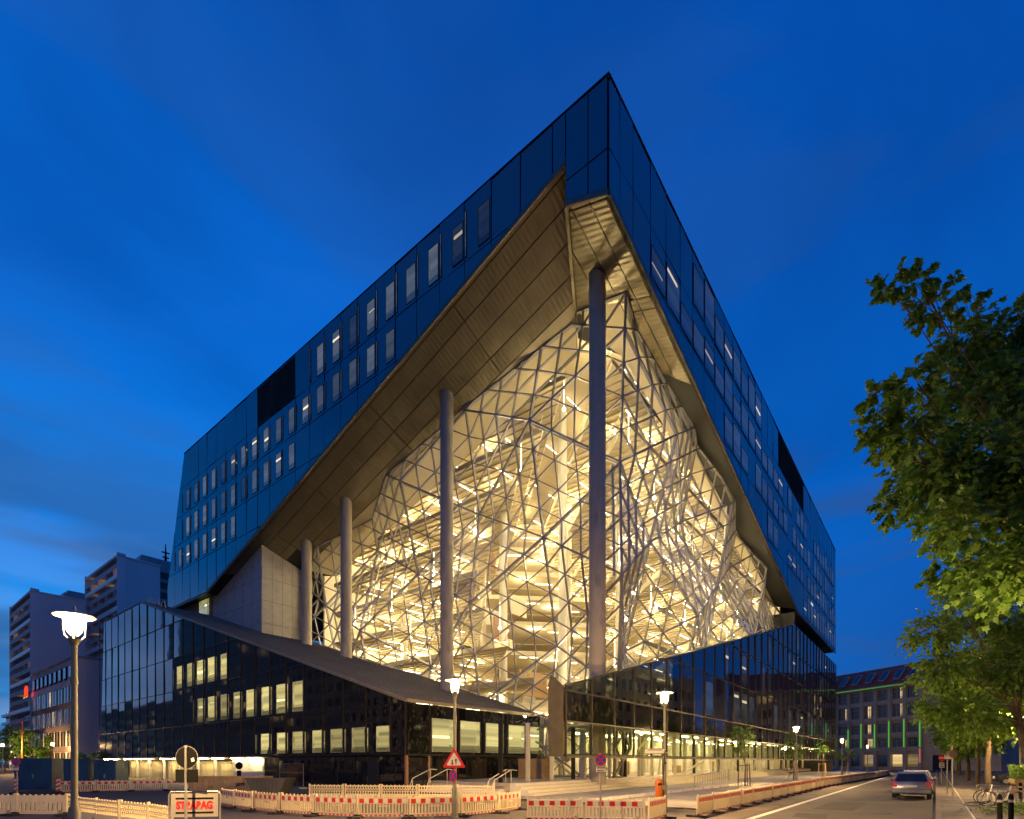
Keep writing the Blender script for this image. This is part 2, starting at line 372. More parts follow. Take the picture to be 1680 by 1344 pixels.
# ---------- facade builder
def facade(parent, to3, outward, cols, rows, poly, matf, winf, gap=.042, thick=.10, fin=None):
    """panels between grid lines clipped to poly; to3(a, z, off) gives the 3-D point, off is distance outwards"""
    for ri in range(len(rows)-1):
        for ci in range(len(cols)-1):
            a0, a1, z0, z1 = cols[ci], cols[ci+1], rows[ri], rows[ri+1]
            cell = [(a0, z0), (a1, z0), (a1, z1), (a0, z1)]
            p = clip_poly(cell, poly)
            if len(p) < 3: continue
            p = inset(p, gap)
            if len(p) < 3 or parea(p) < .08: continue
            mt = matf(ci, ri, a0, a1, z0, z1)
            if mt is None: continue
            th = thick
            if mt is M['louver']: th = .02
            b = MB(); n = len(p); tl = [random.uniform(-.016, .016) for _ in range(2)]
            ctr = (sum(q[0] for q in p)/n, sum(q[1] for q in p)/n)
            i = len(b.v)
            fr = [to3(q[0], q[1], th + (q[0]-ctr[0])*tl[0] + (q[1]-ctr[1])*tl[1]*.6) for q in p]; bk = [to3(q[0], q[1], .012) for q in p]
            b.v = [tuple(v) for v in fr + bk]
            nr = (Vector(fr[1])-Vector(fr[0])).cross(Vector(fr[2])-Vector(fr[1]))
            if nr.dot(outward) > 0: b.f.append(tuple(range(n)))
            else: b.f.append(tuple(reversed(range(n))))
            for k in range(n):
                k2 = (k+1) % n; f = (k, k2, n+k2, n+k); b.f.append(f if nr.dot(outward) < 0 else f[::-1])
            b.m = [0]*len(b.f)
            b.build('louver_panel' if mt is M['louver'] else 'facade_panel', mt, parent)
            if mt is M['louver']:
                lv = MB(); z = z0 + .2
                while z < z1 - .1:
                    lv.obox(to3((a0+a1)/2, z, .06), (Vector(to3(a1, z, 0)) - Vector(to3(a0, z, 0)))*.48, Vector((0, 0, .02)), outward*.035); z += .28
                lv.build('louver_slats', M['louver'], parent)
            w = winf(ci, ri, a0, a1, z0, z1)
            if w and parea(p) > .985*(a1-a0-2*gap)*(z1-z0-2*gap):
                for (wa0, wa1, wz0, wz1, wm, frm) in w:
                    wb = MB(); o = th + .022
                    wb.face([to3(wa0, wz0, o), to3(wa1, wz0, o), to3(wa1, wz1, o), to3(wa0, wz1, o)] if True else [], 0)
                    q0, q1, q2 = map(Vector, wb.v[:3])
                    if (q1-q0).cross(q2-q1).dot(outward) < 0: wb.f[0] = wb.f[0][::-1]
                    f = .03
                    for (c0, c1, e0, e1) in ((wa0-f, wa0, wz0-f, wz1+f), (wa1, wa1+f, wz0-f, wz1+f), (wa0, wa1, wz0-f, wz0), (wa0, wa1, wz1, wz1+f)):
                        A, B, C_ = Vector(to3(c0, e0, o+.01)), Vector(to3(c1, e0, o+.01)), Vector(to3(c0, e1, o+.01))
                        wb.obox((B+C_)/2, (B-A)/2, (C_-A)/2, outward*.02, 1)
                    wb.build('window', [wm, frm], parent)

frame_m = pmat('window_frame_grey', (.07, .075, .08), .4, .3)
frame_lit = pmat('window_frame_pale', (.45, .44, .32), .5)

# ---------- upper block
UP = MB()
upper_rows = [24.4, 29.0, 32.8, 36.6, 40.4, 45.0]
LPOLY = [(3.1, 41.9), (58.8, 24.4), (73.2, 24.4), (66, 45), (3.1, 45)]
TPOLY = [(0, 37.9), (3.1, 39.15), (3.1, 45), (0, 45)]
RPOLY = [(0, 37.9), (58.6, 24.4), (96, 24.4), (96, 45), (0, 45)]
UP.prism([(.0, y, z) for y, z in LPOLY], (.3, 0, 0)); UP.prism([(.0, y, z) for y, z in TPOLY], (.3, 0, 0))
UP.prism([(x, .0, z) for x, z in RPOLY], (0, .3, 0))
UP.box(.3, 95.9, .3, 66, 44.5, 44.8)
UP.prism([(0, 66, 45), (0, 73.2, 24.4), (50, 73.2, 24.4), (50, 66, 45)], (0, -.3, 0))       # slanted rear end
UP.box(95.7, 96, .3, 66, 24.4, 44.5)
UP.box(.3, 30, 59, 73, 24.25, 24.4); UP.box(58.6, 95.7, .3, 40, 24.25, 24.4)                # flat undersides
upper = UP.build('upper_block', M['joint'], BLD)
lcols = [3.1, 4.14] + [6.86 + 2.72*k for k in range(25)]
def lmat(ci, ri, a0, a1, z0, z1):
    return M['louver'] if ri == 4 and 36.0 < (a0+a1)/2 < 44.5 else M['coat']
def edge_l(y): return 41.9 - .314*(y-3.1)
def lwin(ci, ri, a0, a1, z0, z1):
    w = a1 - a0
    if w < 2: return None
    ok = False
    if ri == 4: ok = 9 < a0 < 33 or a0 > 63.5
    elif ri in (1, 2, 3): ok = z0 > edge_l(a0) + (1.2 if ri < 3 else 0) and a0 > 14
    elif ri == 0: ok = a0 > 66 and random.random() < .5
    if not ok or a0 < 8: return None
    m = M['win_u'] if random.random() < .85 else M['win_d']
    return [(a0+.16, a0+w*.46, z0+.36, z1-.85 - (.5 if ri == 4 else 0), m, frame_m), (a0+w*.93, a0+w*.965, z0+.35, z1-.8, M['win_u'], frame_m)]
tl3 = lambda a, z, o: (-o, a, z)
facade(upper, tl3, Vector((-1, 0, 0)), lcols, upper_rows, LPOLY, lmat, lwin)
facade(upper, tl3, Vector((-1, 0, 0)), [0, 1.4, 3.1], [36, 40.4, 45], TPOLY, lambda *a: M['coat'], lambda *a: None)
rcols = [0, 1.36] + [3.25 + 2.82*k for k in range(32)] + [93.4, 96]
def rmat(ci, ri, a0, a1, z0, z1):
    return M['louver'] if ri == 4 and 43 < a0 < 62 else M['coat']
def rwin(ci, ri, a0, a1, z0, z1):
    w = a1 - a0
    if w < 2 or (ri == 4 and not 14 < a0 < 36): return None
    if ri == 0 and a0 < 60: return None
    if random.random() < .22: return None
    h = z1 - z0; k = random.random()
    return [(a0+.16, a1-.16, z0+.3, z0+h*(.55+.38*k), M['win_d'], M['coat'])]
tr3 = lambda a, z, o: (a, -o, z)
facade(upper, tr3, Vector((0, -1, 0)), rcols, upper_rows, RPOLY, rmat, rwin)
# the slanted end of the upper block
def te3(a, z, o):
    k = (z-24.4)/20.6; return (a, 73.2 - 7.2*k + o, z)
facade(upper, te3, Vector((0, 1, .35)).normalized(), [0, 2.7, 5.4, 8.1, 10.8, 13.5], upper_rows, [(0, 24.4), (13.5, 24.4), (13.5, 45), (0, 45)], lambda *a: M['coat'], lambda *a: None)
# roof edge cap
cap = MB(); cap.bar((-.08, -.13, 45.03), (-.08, 66.1, 45.03), .14, .07, (0, 0, 1)); cap.bar((.02, -.08, 45.03), (96.1, -.08, 45.03), .14, .07, (0, 0, 1)); cap.build('roof_edge', M['mullion'], upper)
# bronze edge trims along the cut
tr = MB()
tr.prism([(-.14, 3.1, 41.9), (-.14, 58.8, 24.4), (-.14, 58.8, 24.02), (-.14, 3.1, 41.5)], (.13, 0, 0))
tr.prism([(0, -.14, 37.9), (58.6, -.14, 24.4), (58.6, -.14, 24.0), (0, -.14, 37.45)], (0, .13, 0))
tr.prism([(-.14, 0, 37.9), (-.14, 3.1, 39.15), (-.14, 3.1, 38.75), (-.14, -.01, 37.45)], (.13, 0, 0))
tr.bar((-.1, 58.8, 24.2), (-.1, 73.2, 24.2), .35, .12, (1, 0, 0)); tr.bar((58.6, -.08, 24.2), (96, -.08, 24.2), .35, .12, (0, 1, 0))
tr.build('edge_trim', M['bronze'], upper)

# ---------- soffits, panel by panel
SOFF = MB()
yb = lambda x: 3.1 + .52*x                                       # where the two soffits meet in plan
SOFF.prism([(x, y, ZL(y, x)+.10) for x, y in ((.3, 3.3), (9.6, yb(9.6)), (9.6, 44), (4.2, 50), (4.2, 58.8), (.3, 58.8))], (0, 0, .15))
SOFF.prism([(x, y, ZR(y, x)+.10) for x, y in ((.3, .3), (58.3, .3), (58.3, 3.6), (12, 5), (9.6, yb(9.6)), (.3, 3.3))], (0, 0, .15))
soff = SOFF.build('soffit', M['joint'], BLD)
def soffit_panels(poly, us, vs, to3):
    for i in range(len(us)-1):
        for j in range(len(vs)-1):
            p = clip_poly([(us[i], vs[j]), (us[i+1], vs[j]), (us[i+1], vs[j+1]), (us[i], vs[j+1])], poly)
            if len(p) < 3: continue
            p = inset(p, .035)
            if len(p) < 3 or parea(p) < .05: continue
            me = bpy.data.meshes.new('soffit_panel'); n = len(p)
            fr = [Vector(to3(*q)) for q in p]
            nr = (fr[1]-fr[0]).cross(fr[2]-fr[1])
            if nr.z > 0: fr.reverse(); p = p[::-1]
            up = Vector((0, 0, .07)); vs_ = [tuple(v) for v in fr] + [tuple(v+up) for v in fr]
            fs = [tuple(range(n))] + [(k, n+k, n+(k+1) % n, (k+1) % n) for k in range(n)]
            me.from_pydata(vs_, [], fs); me.materials.append(M['soffit'])
            uvl = me.uv_layers.new(name='UVMap')
            for lp in me.loops:
                q = p[lp.vertex_index % n]; uvl.data[lp.index].uv = q
            me.update(); link('soffit_panel', me, soff)
LS = [(3.12, .02), (yb(9.6)+.02, 9.6), (44, 9.6), (50, 4.2), (58.8, 4.2), (58.8, .02)]
# non-convex bits are split into two convex pieces
soffit_panels([(3.12, .02), (yb(9.6)+.02, 9.6), (44, 9.6), (44, .02)], [3.1 + 10.88*k for k in range(5)], [0, .42, 1.7, 3.3, 4.9, 6.3], lambda y, x: (x, y, ZL(y, x)))
soffit_panels([(44, .02), (44, 9.6), (50, 4.2), (58.8, 4.2), (58.8, .02)], [44, 46.6, 58.9], [0, .42, 1.7, 3.3, 4.9, 6.5, 8.1, 9.7], lambda y, x: (x, y, ZL(y, x)))
soffit_panels([(.02, .02), (.02, 3.08), (9.6, yb(9.6)-.02), (12, 5), (58.4, 3.6), (58.4, .02)], [7.2, 8.2] + [18.4 + 10.2*k for k in range(5)], [0, .4, 1.55, 2.9], lambda x, y: (x, y, ZR(y, x)))
soffit_panels([(.02, .02), (.02, 3.08), (7.2, yb(7.2)-.02), (7.2, .02)], [0, .42, 7.2], [0, .4, 1.55, 2.9, 4.4, 7], lambda x, y: (x, y, ZR(y, x)))
ic = MB()  # white ceiling just inside the glass, continuing the slope
ic.prism([(x, y, ZL(y, x)+.01) for x, y in ((6.35, yb(6.35)+.05), (9.5, yb(9.5)+.05), (9.5, 44), (6.35, 46))], (0, 0, .05)); ic.build('inner_ceiling', M['ceil'], BLD)
ic = MB(); ic.prism([(x, y, ZR(y, x)+.01) for x, y in ((7, 2.95), (58.3, 2.95), (58.3, 3.6), (12, 5), (9.5, 6.5), (7, 6.5))], (0, 0, .05)); ic.build('inner_ceiling', M['ceil'], BLD)
st = MB()   # the step between the two soffits
pts = []
for x in (.02, 3, 6.3): pts.append((x, yb(x), ZR(yb(x), x)))
top = [(x, yb(x), max(ZL(yb(x), x), ZR(yb(x), x))+.2) for x in (6.3, 3, .02)]
st.prism(pts + top, (.06, -.1, 0)); 
st.bar((.0, 3.1, ZR(3.1, 0)-.05), (8.5, yb(8.5), ZR(yb(8.5), 8.5)-.05), .22, .3, (0, 0, 1)); st.build('soffit_step', M['bronze'], soff)

# ---------- lower left block
LPOLY2 = [(YC, .02), (78.2, .02), (76.3, 21.75), (61.1, 21.75), (YC, 6.05)]
llcols = [YC, 12.9] + [15.62 + 2.72*k for k in range(24)]
llrows = [2.55, 5.95, 9.9, 13.65, 17.6, 21.8]
LB = MB()
LB.prism([(XL, y, z) for y, z in [(YC, 2.45), (78, 2.45), (76.3, 21.7), (61.1, 21.7), (YC, 6.0)]], (.3, 0, 0))
LB.prism([(x, YC, z) for x, z in ((XL+.3, 2.45), (XW, 2.45), (XW, 6.0), (XL+.3, 6.0))], (0, .3, 0))
LB.box(XL+.3, 9, 77.7, 78, .0, 21.5); LB.box(XL+.3, XW, YC+.3, 77.7, 2.3, 2.45)
LB.box(8.45, XW, YC+.3, 46, 0, 2.3)
lowl = LB.build('lower_left_block', M['joint'], BLD)
LPA = [(YC, 2.55), (78.1, 2.55), (76.3, 21.75), (61.1, 21.75), (YC, 6.05)]
def llwin(ci, ri, a0, a1, z0, z1):
    w = a1 - a0
    if w < 2: return None
    mid = (a0+a1)/2
    ok = (ri == 0 and 13 < mid < 31) or (ri == 1 and 23.5 < mid < 46) or (ri == 2 and 37 < mid < 51)
    if ok: return [(a0+.15, a0+w*(.52+.1*random.random()), z0+.22, z0+(1.95 if ri == 0 else 2.65), M['win_l'], frame_lit), (a0+w*.90, a0+w*.94, z0+.25, z0+(1.9 if ri == 0 else 2.6), M['win_l'], frame_m)]
    return None
tll = lambda a, z, o: (XL-o, a, z)
def llmat(ci, ri, a0, a1, z0, z1):
    return M['coat'] if ri >= 3 or a0 > 56 and ri >= 2 else M['coat2']
facade(lowl, tll, Vector((-1, 0, 0)), llcols, llrows, LPA, llmat, llwin)
fcols = [XL, -4.65, -1.83, .99, 3.81, 6.63, XW]
def fwin(ci, ri, a0, a1, z0, z1):
    if ri != 0 or a1-a0 < 1.5: return None
    if ci == 0: return None
    return [(a0+.25, min(a0+2.35, a1-.15), 2.78, 5.05, M['win_l'], frame_lit)]
tf3 = lambda a, z, o: (a, YC-o, z)
facade(lowl, tf3, Vector((0, -1, 0)), fcols, [2.55, 6.0], [(XL, 2.5), (XW, 2.5), (XW, 6.0), (XL, 6.0)], lambda *a: M['coat2'], fwin)
fm = MB()                                                      # slim mullion caps on the joints
for a in llcols[:26]: fm.bar((XL-.12, a, 2.55), (XL-.12, a, max(2.6, min(21.7, ZROOF(a)-.05))), .045, .10, (1, 0, 0))
for a in fcols[1:-1]: fm.bar((a, YC-.12, 2.55), (a, YC-.12, 6.0), .045, .1, (0, 1, 0))
for z in llrows[:-1]: fm.bar((XL-.115, max(YC, YC + (z-6.05)/.316 + .1), z), (XL-.115, 77.5, z), .06, .08, (1, 0, 0))
fm.bar((XL, YC-.115, 2.52), (XW, YC-.115, 2.52), .12, .1, (0, 1, 0)); fm.build('mullion', M['mullion'], lowl)
for x, w, mt in ((XW-.1, .62, 'joint'), ):                      # dark end post of the short face
    b = MB(); b.box(x-w/2, x+w/2, YC-.2, YC+.4, 0.0, 6.2); b.build('end_post', M['joint'], lowl)
# ground storey of the lower left block: dark glass near the corner, lit plaster and openings further left
tg = lambda a, z, o: (XL-o, a, z)
gd = [YC + 2.72*k for k in range(12)]
facade(lowl, tg, Vector((-1, 0, 0)), gd, [.05, 2.45], [(YC, .05), (30.3, .05), (30.3, 2.45), (YC, 2.45)], lambda *a: M['coat2'], lambda *a: None)
facade(lowl, tf3, Vector((0, -1, 0)), fcols, [.05, 2.45], [(XL, .05), (XW-.4, .05), (XW-.4, 2.45), (XL, 2.45)], lambda *a: M['coat2'], lambda *a: None)
rust = pmat('rust_primed_steel', (.34, .17, .09), .6, .2)
for (x, y) in ((XL-.02, YC-.02), (-4.65, YC-.02)):
    cp = MB(); cp.box(x-.09, x+.09, y-.09, y+.09, 0, 2.5); cp.build('corner_post', rust, lowl)
dr = MB(); dr.box(XL-.15, XL-.02, 14.2, 15.4, .02, 2.05); dr.build('door', M['louver'], lowl)
gw = MB(); gw.box(XL+1.0, XL+1.3, 37.4, 77.5, .0, 2.4); ground_wall = gw.build('ground_wall', pmat('warm_brushed_panel', (.50, .44, .28), .38, .35, .25, .6, .12, 4, stretch=(1, 2.5, .7)), lowl)
for y0 in (46.5, 69.5):
    b = MB(); b.box(XL+.9, XL+.98, y0, y0+1.9, .0, 2.1); b.build('door', M['mullion'], lowl)
for y0 in (37.2, 41.5, 45.6, 50.6, 55.3, 60.0, 64.5, 68.8, 73, 77): 
    b = MB(); b.box(XL+.35, XL+.6, y0, y0+.25, 0, 2.4); b.build('ground_column', M['concrete_l'], lowl)
tp = MB(); tp.box(XL+.38, XL+.4, 30.5, 37, .1, 2.4); tp.bar((XL+.33, 30.5, 1.2), (XL+.33, 37, 1.2), .06, .05, (1, 0, 0)); tp.build('tarpaulin', pmat('white_tarpaulin', (.75, .73, .70), .5, 0, .05, 2, .3, 3), lowl)
for k, y in enumerate((31.5, 34.8, 39, 42.6, 45, 49.5, 53, 58.6, 62, 66, 71.0, 74.5)):
    b = MB(); b.box(XL+.05, XL+.2, y, y+2.4, 2.36, 2.4); b.build('wall_washer_light', emat('wall_washer', (1, .72, .30), 120.0) if k == 0 else bpy.data.materials['wall_washer'], lowl)
# sloping roof of the lower left block
rf = MB(); rp = [(XL-.12, YC-.12), (XW+.1, YC-.12), (XW+.1, 46), (4.5, 50), (4.5, 61.1), (XL-.12, 61.1)]
rf.prism([(x, y, ZROOF(y)+.02) for x, y in rp], (0, 0, .16))
rf.box(XL-.12, 9, 61.1, 76.4, 21.75, 21.95); lroof = rf.build('lower_left_roof', M['roofskin'], BLD)
x = XL + .3
rb = MB()
while x < XW - .1:                                                   # standing seams of the decking
    rb.bar((x, YC-.1, ZROOF(YC-.1)+.2), (x, 61.0, ZROOF(61.0)+.2), .07, .07, (0, 0, 1)); x += .62
rb.build('roof_seam', M['roofskin'], lroof)['kind'] = 'stuff'
ed = MB(); ed.bar((XL-.16, YC-.16, ZROOF(YC-.16)+.1), (XL-.16, 61.1, ZROOF(61.1)+.1), .2, .1, (1, 0, 0)); ed.bar((XL-.16, YC-.16, ZROOF(YC)+.08), (XW, YC-.16, ZROOF(YC)+.08), .2, .1, (0, 1, 0)); ed.build('roof_edge', pmat('pale_roof_edge', (.32, .26, .17), .5, .3), lroof)
for k in range(7):
    y = 57 + 2.1*k
    b = MB(); z = min(ZROOF(y), 21.75)+.15
    b.path([(XL+1.2, y, z), (XL+1.2, y+.5, z+1.0), (XL+1.2, y+1.4, z+1.0), (XL+1.2, y+1.6, z)], .06, 6); b.build('roof_railing', M['brace'], lroof)

# concrete core block standing on the roof under the overhang
def solve_core():
    b = MB(); x0, x1, y0, y1 = 1.2, 6.3, 46.6, 60
    b.prism([(x0, y0, ZROOF(y0)), (x0, y1, ZROOF(y0)), (x0, y1, ZL(y1, x0)+.6), (x0, y0, ZL(y0, x0)+.08)], (x1-x0, 0, 0))
    core = b.build('concrete_core', M['concrete_l'], BLD); j = MB()
    for z in (18.6, 21.3, 24.0): j.bar((x0, y0-.002, z), (x1, y0-.002, z), .025, .012, (0, 1, 0)); j.bar((x0-.002, y0, z), (x0-.002, y1, z), .025, .012, (1, 0, 0))
    for k in range(1, 4): j.bar((x0 + (x1-x0)*k/4, y0-.002, 17.4), (x0 + (x1-x0)*k/4, y0-.002, 27), .025, .012, (0, 1, 0))
    for k in range(1, 6): j.bar((x0-.002, y0+2.4*k, 17.4), (x0-.002, y0+2.4*k, 27.6 - .314*2.4*k), .025, .012, (1, 0, 0))
    j.build('formwork_joint', M['joint'], core)['kind'] = 'stuff'; return core
solve_core()
b = MB(); b.box(1.0, 4, 60.3, 72, 19.5, 24.3); b.build('recess_wall', M['roofskin'], BLD)
b = MB(); b.box(.9, .96, 60.6, 63.6, 21.4, 24.1); b.build('window', [M['win_r']], BLD)

# ---------- concrete columns in front of the glass
def column(x, y, ztop, zbot, r=.6):
    b = MB(); prof = []; z = zbot
    while z < ztop - .3:
        z2 = min(z + 4.4, ztop); prof += [(r, z), (r, z2-.03), (r-.025, z2-.025), (r-.025, z2)]; z = z2
    b.lathe(prof, 28); o = b.build('concrete_column', M['concrete'], BLD, loc=(x, y, 0)); shade_smooth(o, 30)
def col_xy(u, w):
    q = (u-840.0)/875.0; B = OFF + DR*w; t = (B.x - q*B.y)/(q*DL.y - DL.x); return w, t
for u, w in ((733, 4.5), (568, 4.5), (503, 4.5)):
    x, y = col_xy(u, w); column(x, y, ZL(y, x)+.3, ZROOF(y)-.1)
x, y = col_xy(980, 5.0); column(x, y, ZR(y, x)+.3, -.05, .62)

# ---------- lower right block along the street
RPOLY2 = [(-5.1, 2.35), (96, 2.35), (96, 21.9), (56, 21.9), (-5.1, 6.25)]
rrows = [2.35, 4.3, 6.0, 9.88, 13.7, 17.6, 21.95]
rlcols = [-5.1 + 2.82*k for k in range(37)]
RB = MB()
RB.prism([(x, .02, z) for x, z in [(-5.0, 5.2), (-5.0, 4.3), (96, 4.3), (96, 21.8), (55.9, 21.8), (11, ZROOFR(11)-.1), (11, 5.2)]], (0, .25, 0))
RB.box(-5.0, 95.8, .02, .3, 2.36, 2.5)
RB.prism([(x, y, ZROOFR(x)-.12) for x, y in ((11, .02), (55.9, .02), (55.9, 1.6), (11, 1.6))], (0, 0, .1))
RB.box(56, 95.8, .02, 40, 21.7, 21.85); RB.box(95.7, 96, .27, 40, 0, 21.7); RB.box(58, 58.3, .3, 40, 21.8, 24.3)
lowr = RB.build('lower_right_block', M['joint'], BLD)
tlr = lambda a, z, o: (a, -o, z)
def rlmat(ci, ri, a0, a1, z0, z1):
    if ri == 0: return M['glass_green']
    if ri >= 2 and a1 < 12: return None
    return M['coat2'] if ri < 3 else M['coat']
def rlwin(ci, ri, a0, a1, z0, z1):
    if ri < 2: return None
    if ri == 2: return [(a0+.2, a1-.6, z0+.3, z1-.7, M['win_d'], M['joint'])] if random.random() < .6 else None
    return [(a0+.25, a0+1.1+random.random(), z0+.3, z1-.5, M['win_d'], M['joint'])] if random.random() < .45 else None
facade(lowr, tlr, Vector((0, -1, 0)), rlcols, rrows, RPOLY2, rlmat, rlwin)
# the see-through parapet of the rising edge near the nose
for ri in (2, 3):
    for ci in range(7):
        p = clip_poly([(rlcols[ci], rrows[ri]), (rlcols[ci+1], rrows[ri]), (rlcols[ci+1], rrows[ri+1]), (rlcols[ci], rrows[ri+1])], RPOLY2)
        if len(p) < 3: continue
        p = inset(p, .03)
        if len(p) < 3 or rlcols[ci+1] > 12: continue
        b = MB(); b.prism([(a, -.07, z) for a, z in p], (0, -.03, 0)); b.build('parapet_pane', M['glass_dark'], lowr)
mm = MB()
for a in rlcols: mm.bar((a, -.13, 2.35), (a, -.13, min(21.9, ZROOFR(a))), .06, .12, (0, 1, 0))
for z in rrows[:-1]: mm.bar((max(-5.1, -5.1 + (z-6.25)/.256), -.13, z), (96, -.13, z), .09 if z > 3 else .16, .1, (0, 1, 0))
mm.bar((-5.1, -.13, 6.25), (56, -.13, 21.9), .10, .12, (0, 1, 0)); mm.build('mullion', M['mullion'], lowr)
nb = MB(); nb.prism([(-5.12, 0, 2.35), (-5.12, 0, 6.25), (-5.12, .75, 6.9), (-5.12, .95, 6.4), (-5.12, .95, 2.35)], (-.12, 0, 0)); nb.prism([(-5.1, .9, 2.35), (-3.4, .9, 2.35), (-3.4, .9, 6.3), (-5.1, .75, 6.9)], (0, .08, 0)); nb.build('end_cheek', M['bronze'], lowr)

# street-level glazing under the lower right block
GZ = .75
gl = MB(); gl.box(-4.6, 95, 4.2, 14, GZ-.5, GZ); gfl = gl.build('ground_floor_slab', M['floor_in'], BLD)
gb = MB(); gb.box(-4.6, 95, 13.8, 14, GZ, 2.9) if False else gb.box(10.6, 95, 13.8, 14, GZ, 4.7); gb.box(3.0, 9, .3, 5.25, 4.62, 4.72); gb.box(9, 95, .3, 10.9, 4.62, 4.72)
lobl = emat('lobby_light', (1, .80, .46), 60.0)
lobby = gb.build('lobby_wall', M['white'], BLD)
for k in range(35):
    a0 = -4.4 + 2.82*k
    b = MB(); b.face([(a0+.06, 5.05, GZ+.03), (a0+2.76, 5.05, GZ+.03), (a0+2.76, 5.05, 4.6), (a0+.06, 5.05, 4.6)]); b.build('lobby_pane', M['glass'], gfl)
    b = MB(); b.box(a0-.06, a0+.06, 4.95, 5.25, GZ, 4.62); b.build('lobby_mullion', M['brace'] if k % 3 else M['mullion'], gfl)
    if k % 2 == 0 and k > 2:
        b = MB(); b.box(a0+.9, a0+1.25, 6.4, 6.75, GZ, 4.62); b.build('lobby_column', M['white'], gfl)
    if k > 2:
        b = MB(); b.box(a0+.3+.5*(k % 3), a0+2.1, 3.4, 3.46, 4.5, 4.56)
        if k > 4 and k % 4: b.box(a0+.3, a0+2.4, 8.6, 8.66, 4.5, 4.56); b.build('lobby_light', lobl, gfl)
    if k % 5 == 3:
        b = MB(); b.box(a0+.4, a0+2.2, 8.5, 8.9, GZ, 2.1 - .5*(k % 2)); b.build('lobby_partition', M['wood'], gfl)
# ================================================================== atrium glazing
FE = 2.28; NS = 4; CW = NS*FE*sqrt(3)/2; CHh = NS*FE               # fine edge, fine edges per facet, facet width and height
ATR = MB()
def base_pt(s):
    """plan polyline of the glass: left limb (s<0) and street limb (s>0); returns point and inward direction"""
    cx, cyy = 6.9, 2.3
    if s <= 0: p = Vector((cx - .012*(-s), cyy - s, 0)); n = Vector((1, 0, 0))
    else: p = Vector((cx + s, cyy, 0)); n = Vector((0, 1, 0))
    k = max(0, 1 - abs(s)/CW)
    return p, (n*(1-k) + Vector((.72, .55, 0))*k)
rng = random.Random(11)
KA, KB = -6, 9
coarse = {}
for k in range(KA, KB+1):
    for m in range(-1, 6):
        z = (m + .5*(k & 1))*CHh - 1.5
        q, r = k, m - (k - (k & 1))//2
        c = (q - r) % 3
        d = (1.35, -1.2, .05)[c] + rng.uniform(-.3, .3)
        if k == 0: d *= .7
        p, n = base_pt(k*CW)
        lean = (37 - z)*{-3: .06, -2: .07, -1: .085, 0: .12, 1: .105, 2: .075, 3: .05}.get(k, .055 if k < 0 else .03) - (.55 if k < 0 else .3)
        P = p + n*(d + lean); P.z = z + rng.uniform(-.35, .35); coarse[(k, m)] = P
tris = []
for k in range(KA, KB):
    for m in range(-1, 5):
        if k & 1: quad = ((k, m), (k, m+1), (k+1, m+1), (k+1, m)); up = [((k,m), (k+1,m+1), (k,m+1)), ((k,m), (k+1,m), (k+1,m+1))]
        else: up = [((k,m), (k+1,m), (k,m+1)), ((k+1,m), (k+1,m+1), (k,m+1))]
        for t in up:
            if all(x in coarse for x in t): tris.append(t)
verts, vidx, faces, edge_kind = [], {}, [], {}
def vid(P):
    key = (round(P.x, 3), round(P.y, 3), round(P.z, 3))
    if key not in vidx: vidx[key] = len(verts); verts.append(P.copy())
    return vidx[key]
groups = {}
for t in tris:
    A, B, C_ = (coarse[x] for x in t)
    cen = (A+B+C_)/3
    grid = {}
    for i in range(NS+1):
        for j in range(NS+1-i):
            grid[(i, j)] = A + (B-A)*(i/NS) + (C_-A)*(j/NS)
    side = 'L' if cen.y > yb(cen.x) + .2 else 'R'
    for i in range(NS):
        for j in range(NS-i):
            groups.setdefault(side, []).append((grid[(i,j)], grid[(i+1,j)], grid[(i,j+1)]))
            if i + j < NS-1: groups[side].append((grid[(i+1,j)], grid[(i+1,j+1)], grid[(i,j+1)]))
    for a, b in ((A,B), (B,C_), (C_,A)):
        edge_kind[tuple(sorted((tuple(round(x, 2) for x in a), tuple(round(x, 2) for x in b))))] = 1
folds = [(Vector(a), Vector(b)) for a, b in edge_kind]
def on_fold(p, q):
    for a, b in fold_near.get((int(p.x//8), int(p.y//8), int(p.z//8)), ()):
        d = b - a; L2 = d.length_squared
        ok = True
        for v in (p, q):
            k = (v-a).dot(d)/L2
            if k < -.02 or k > 1.02 or (v - a - d*k).length > .03: ok = False; break
        if ok: return True
    return False
fold_near = {}
for a, b in folds:
    lo = [int(min(a[i], b[i])//8) for i in range(3)]; hi = [int(max(a[i], b[i])//8) for i in range(3)]
    for ix in range(lo[0], hi[0]+1):
        for iy in range(lo[1], hi[1]+1):
            for iz in range(lo[2], hi[2]+1): fold_near.setdefault((ix, iy, iz), []).append((a, b))
panes, bars = [], {}
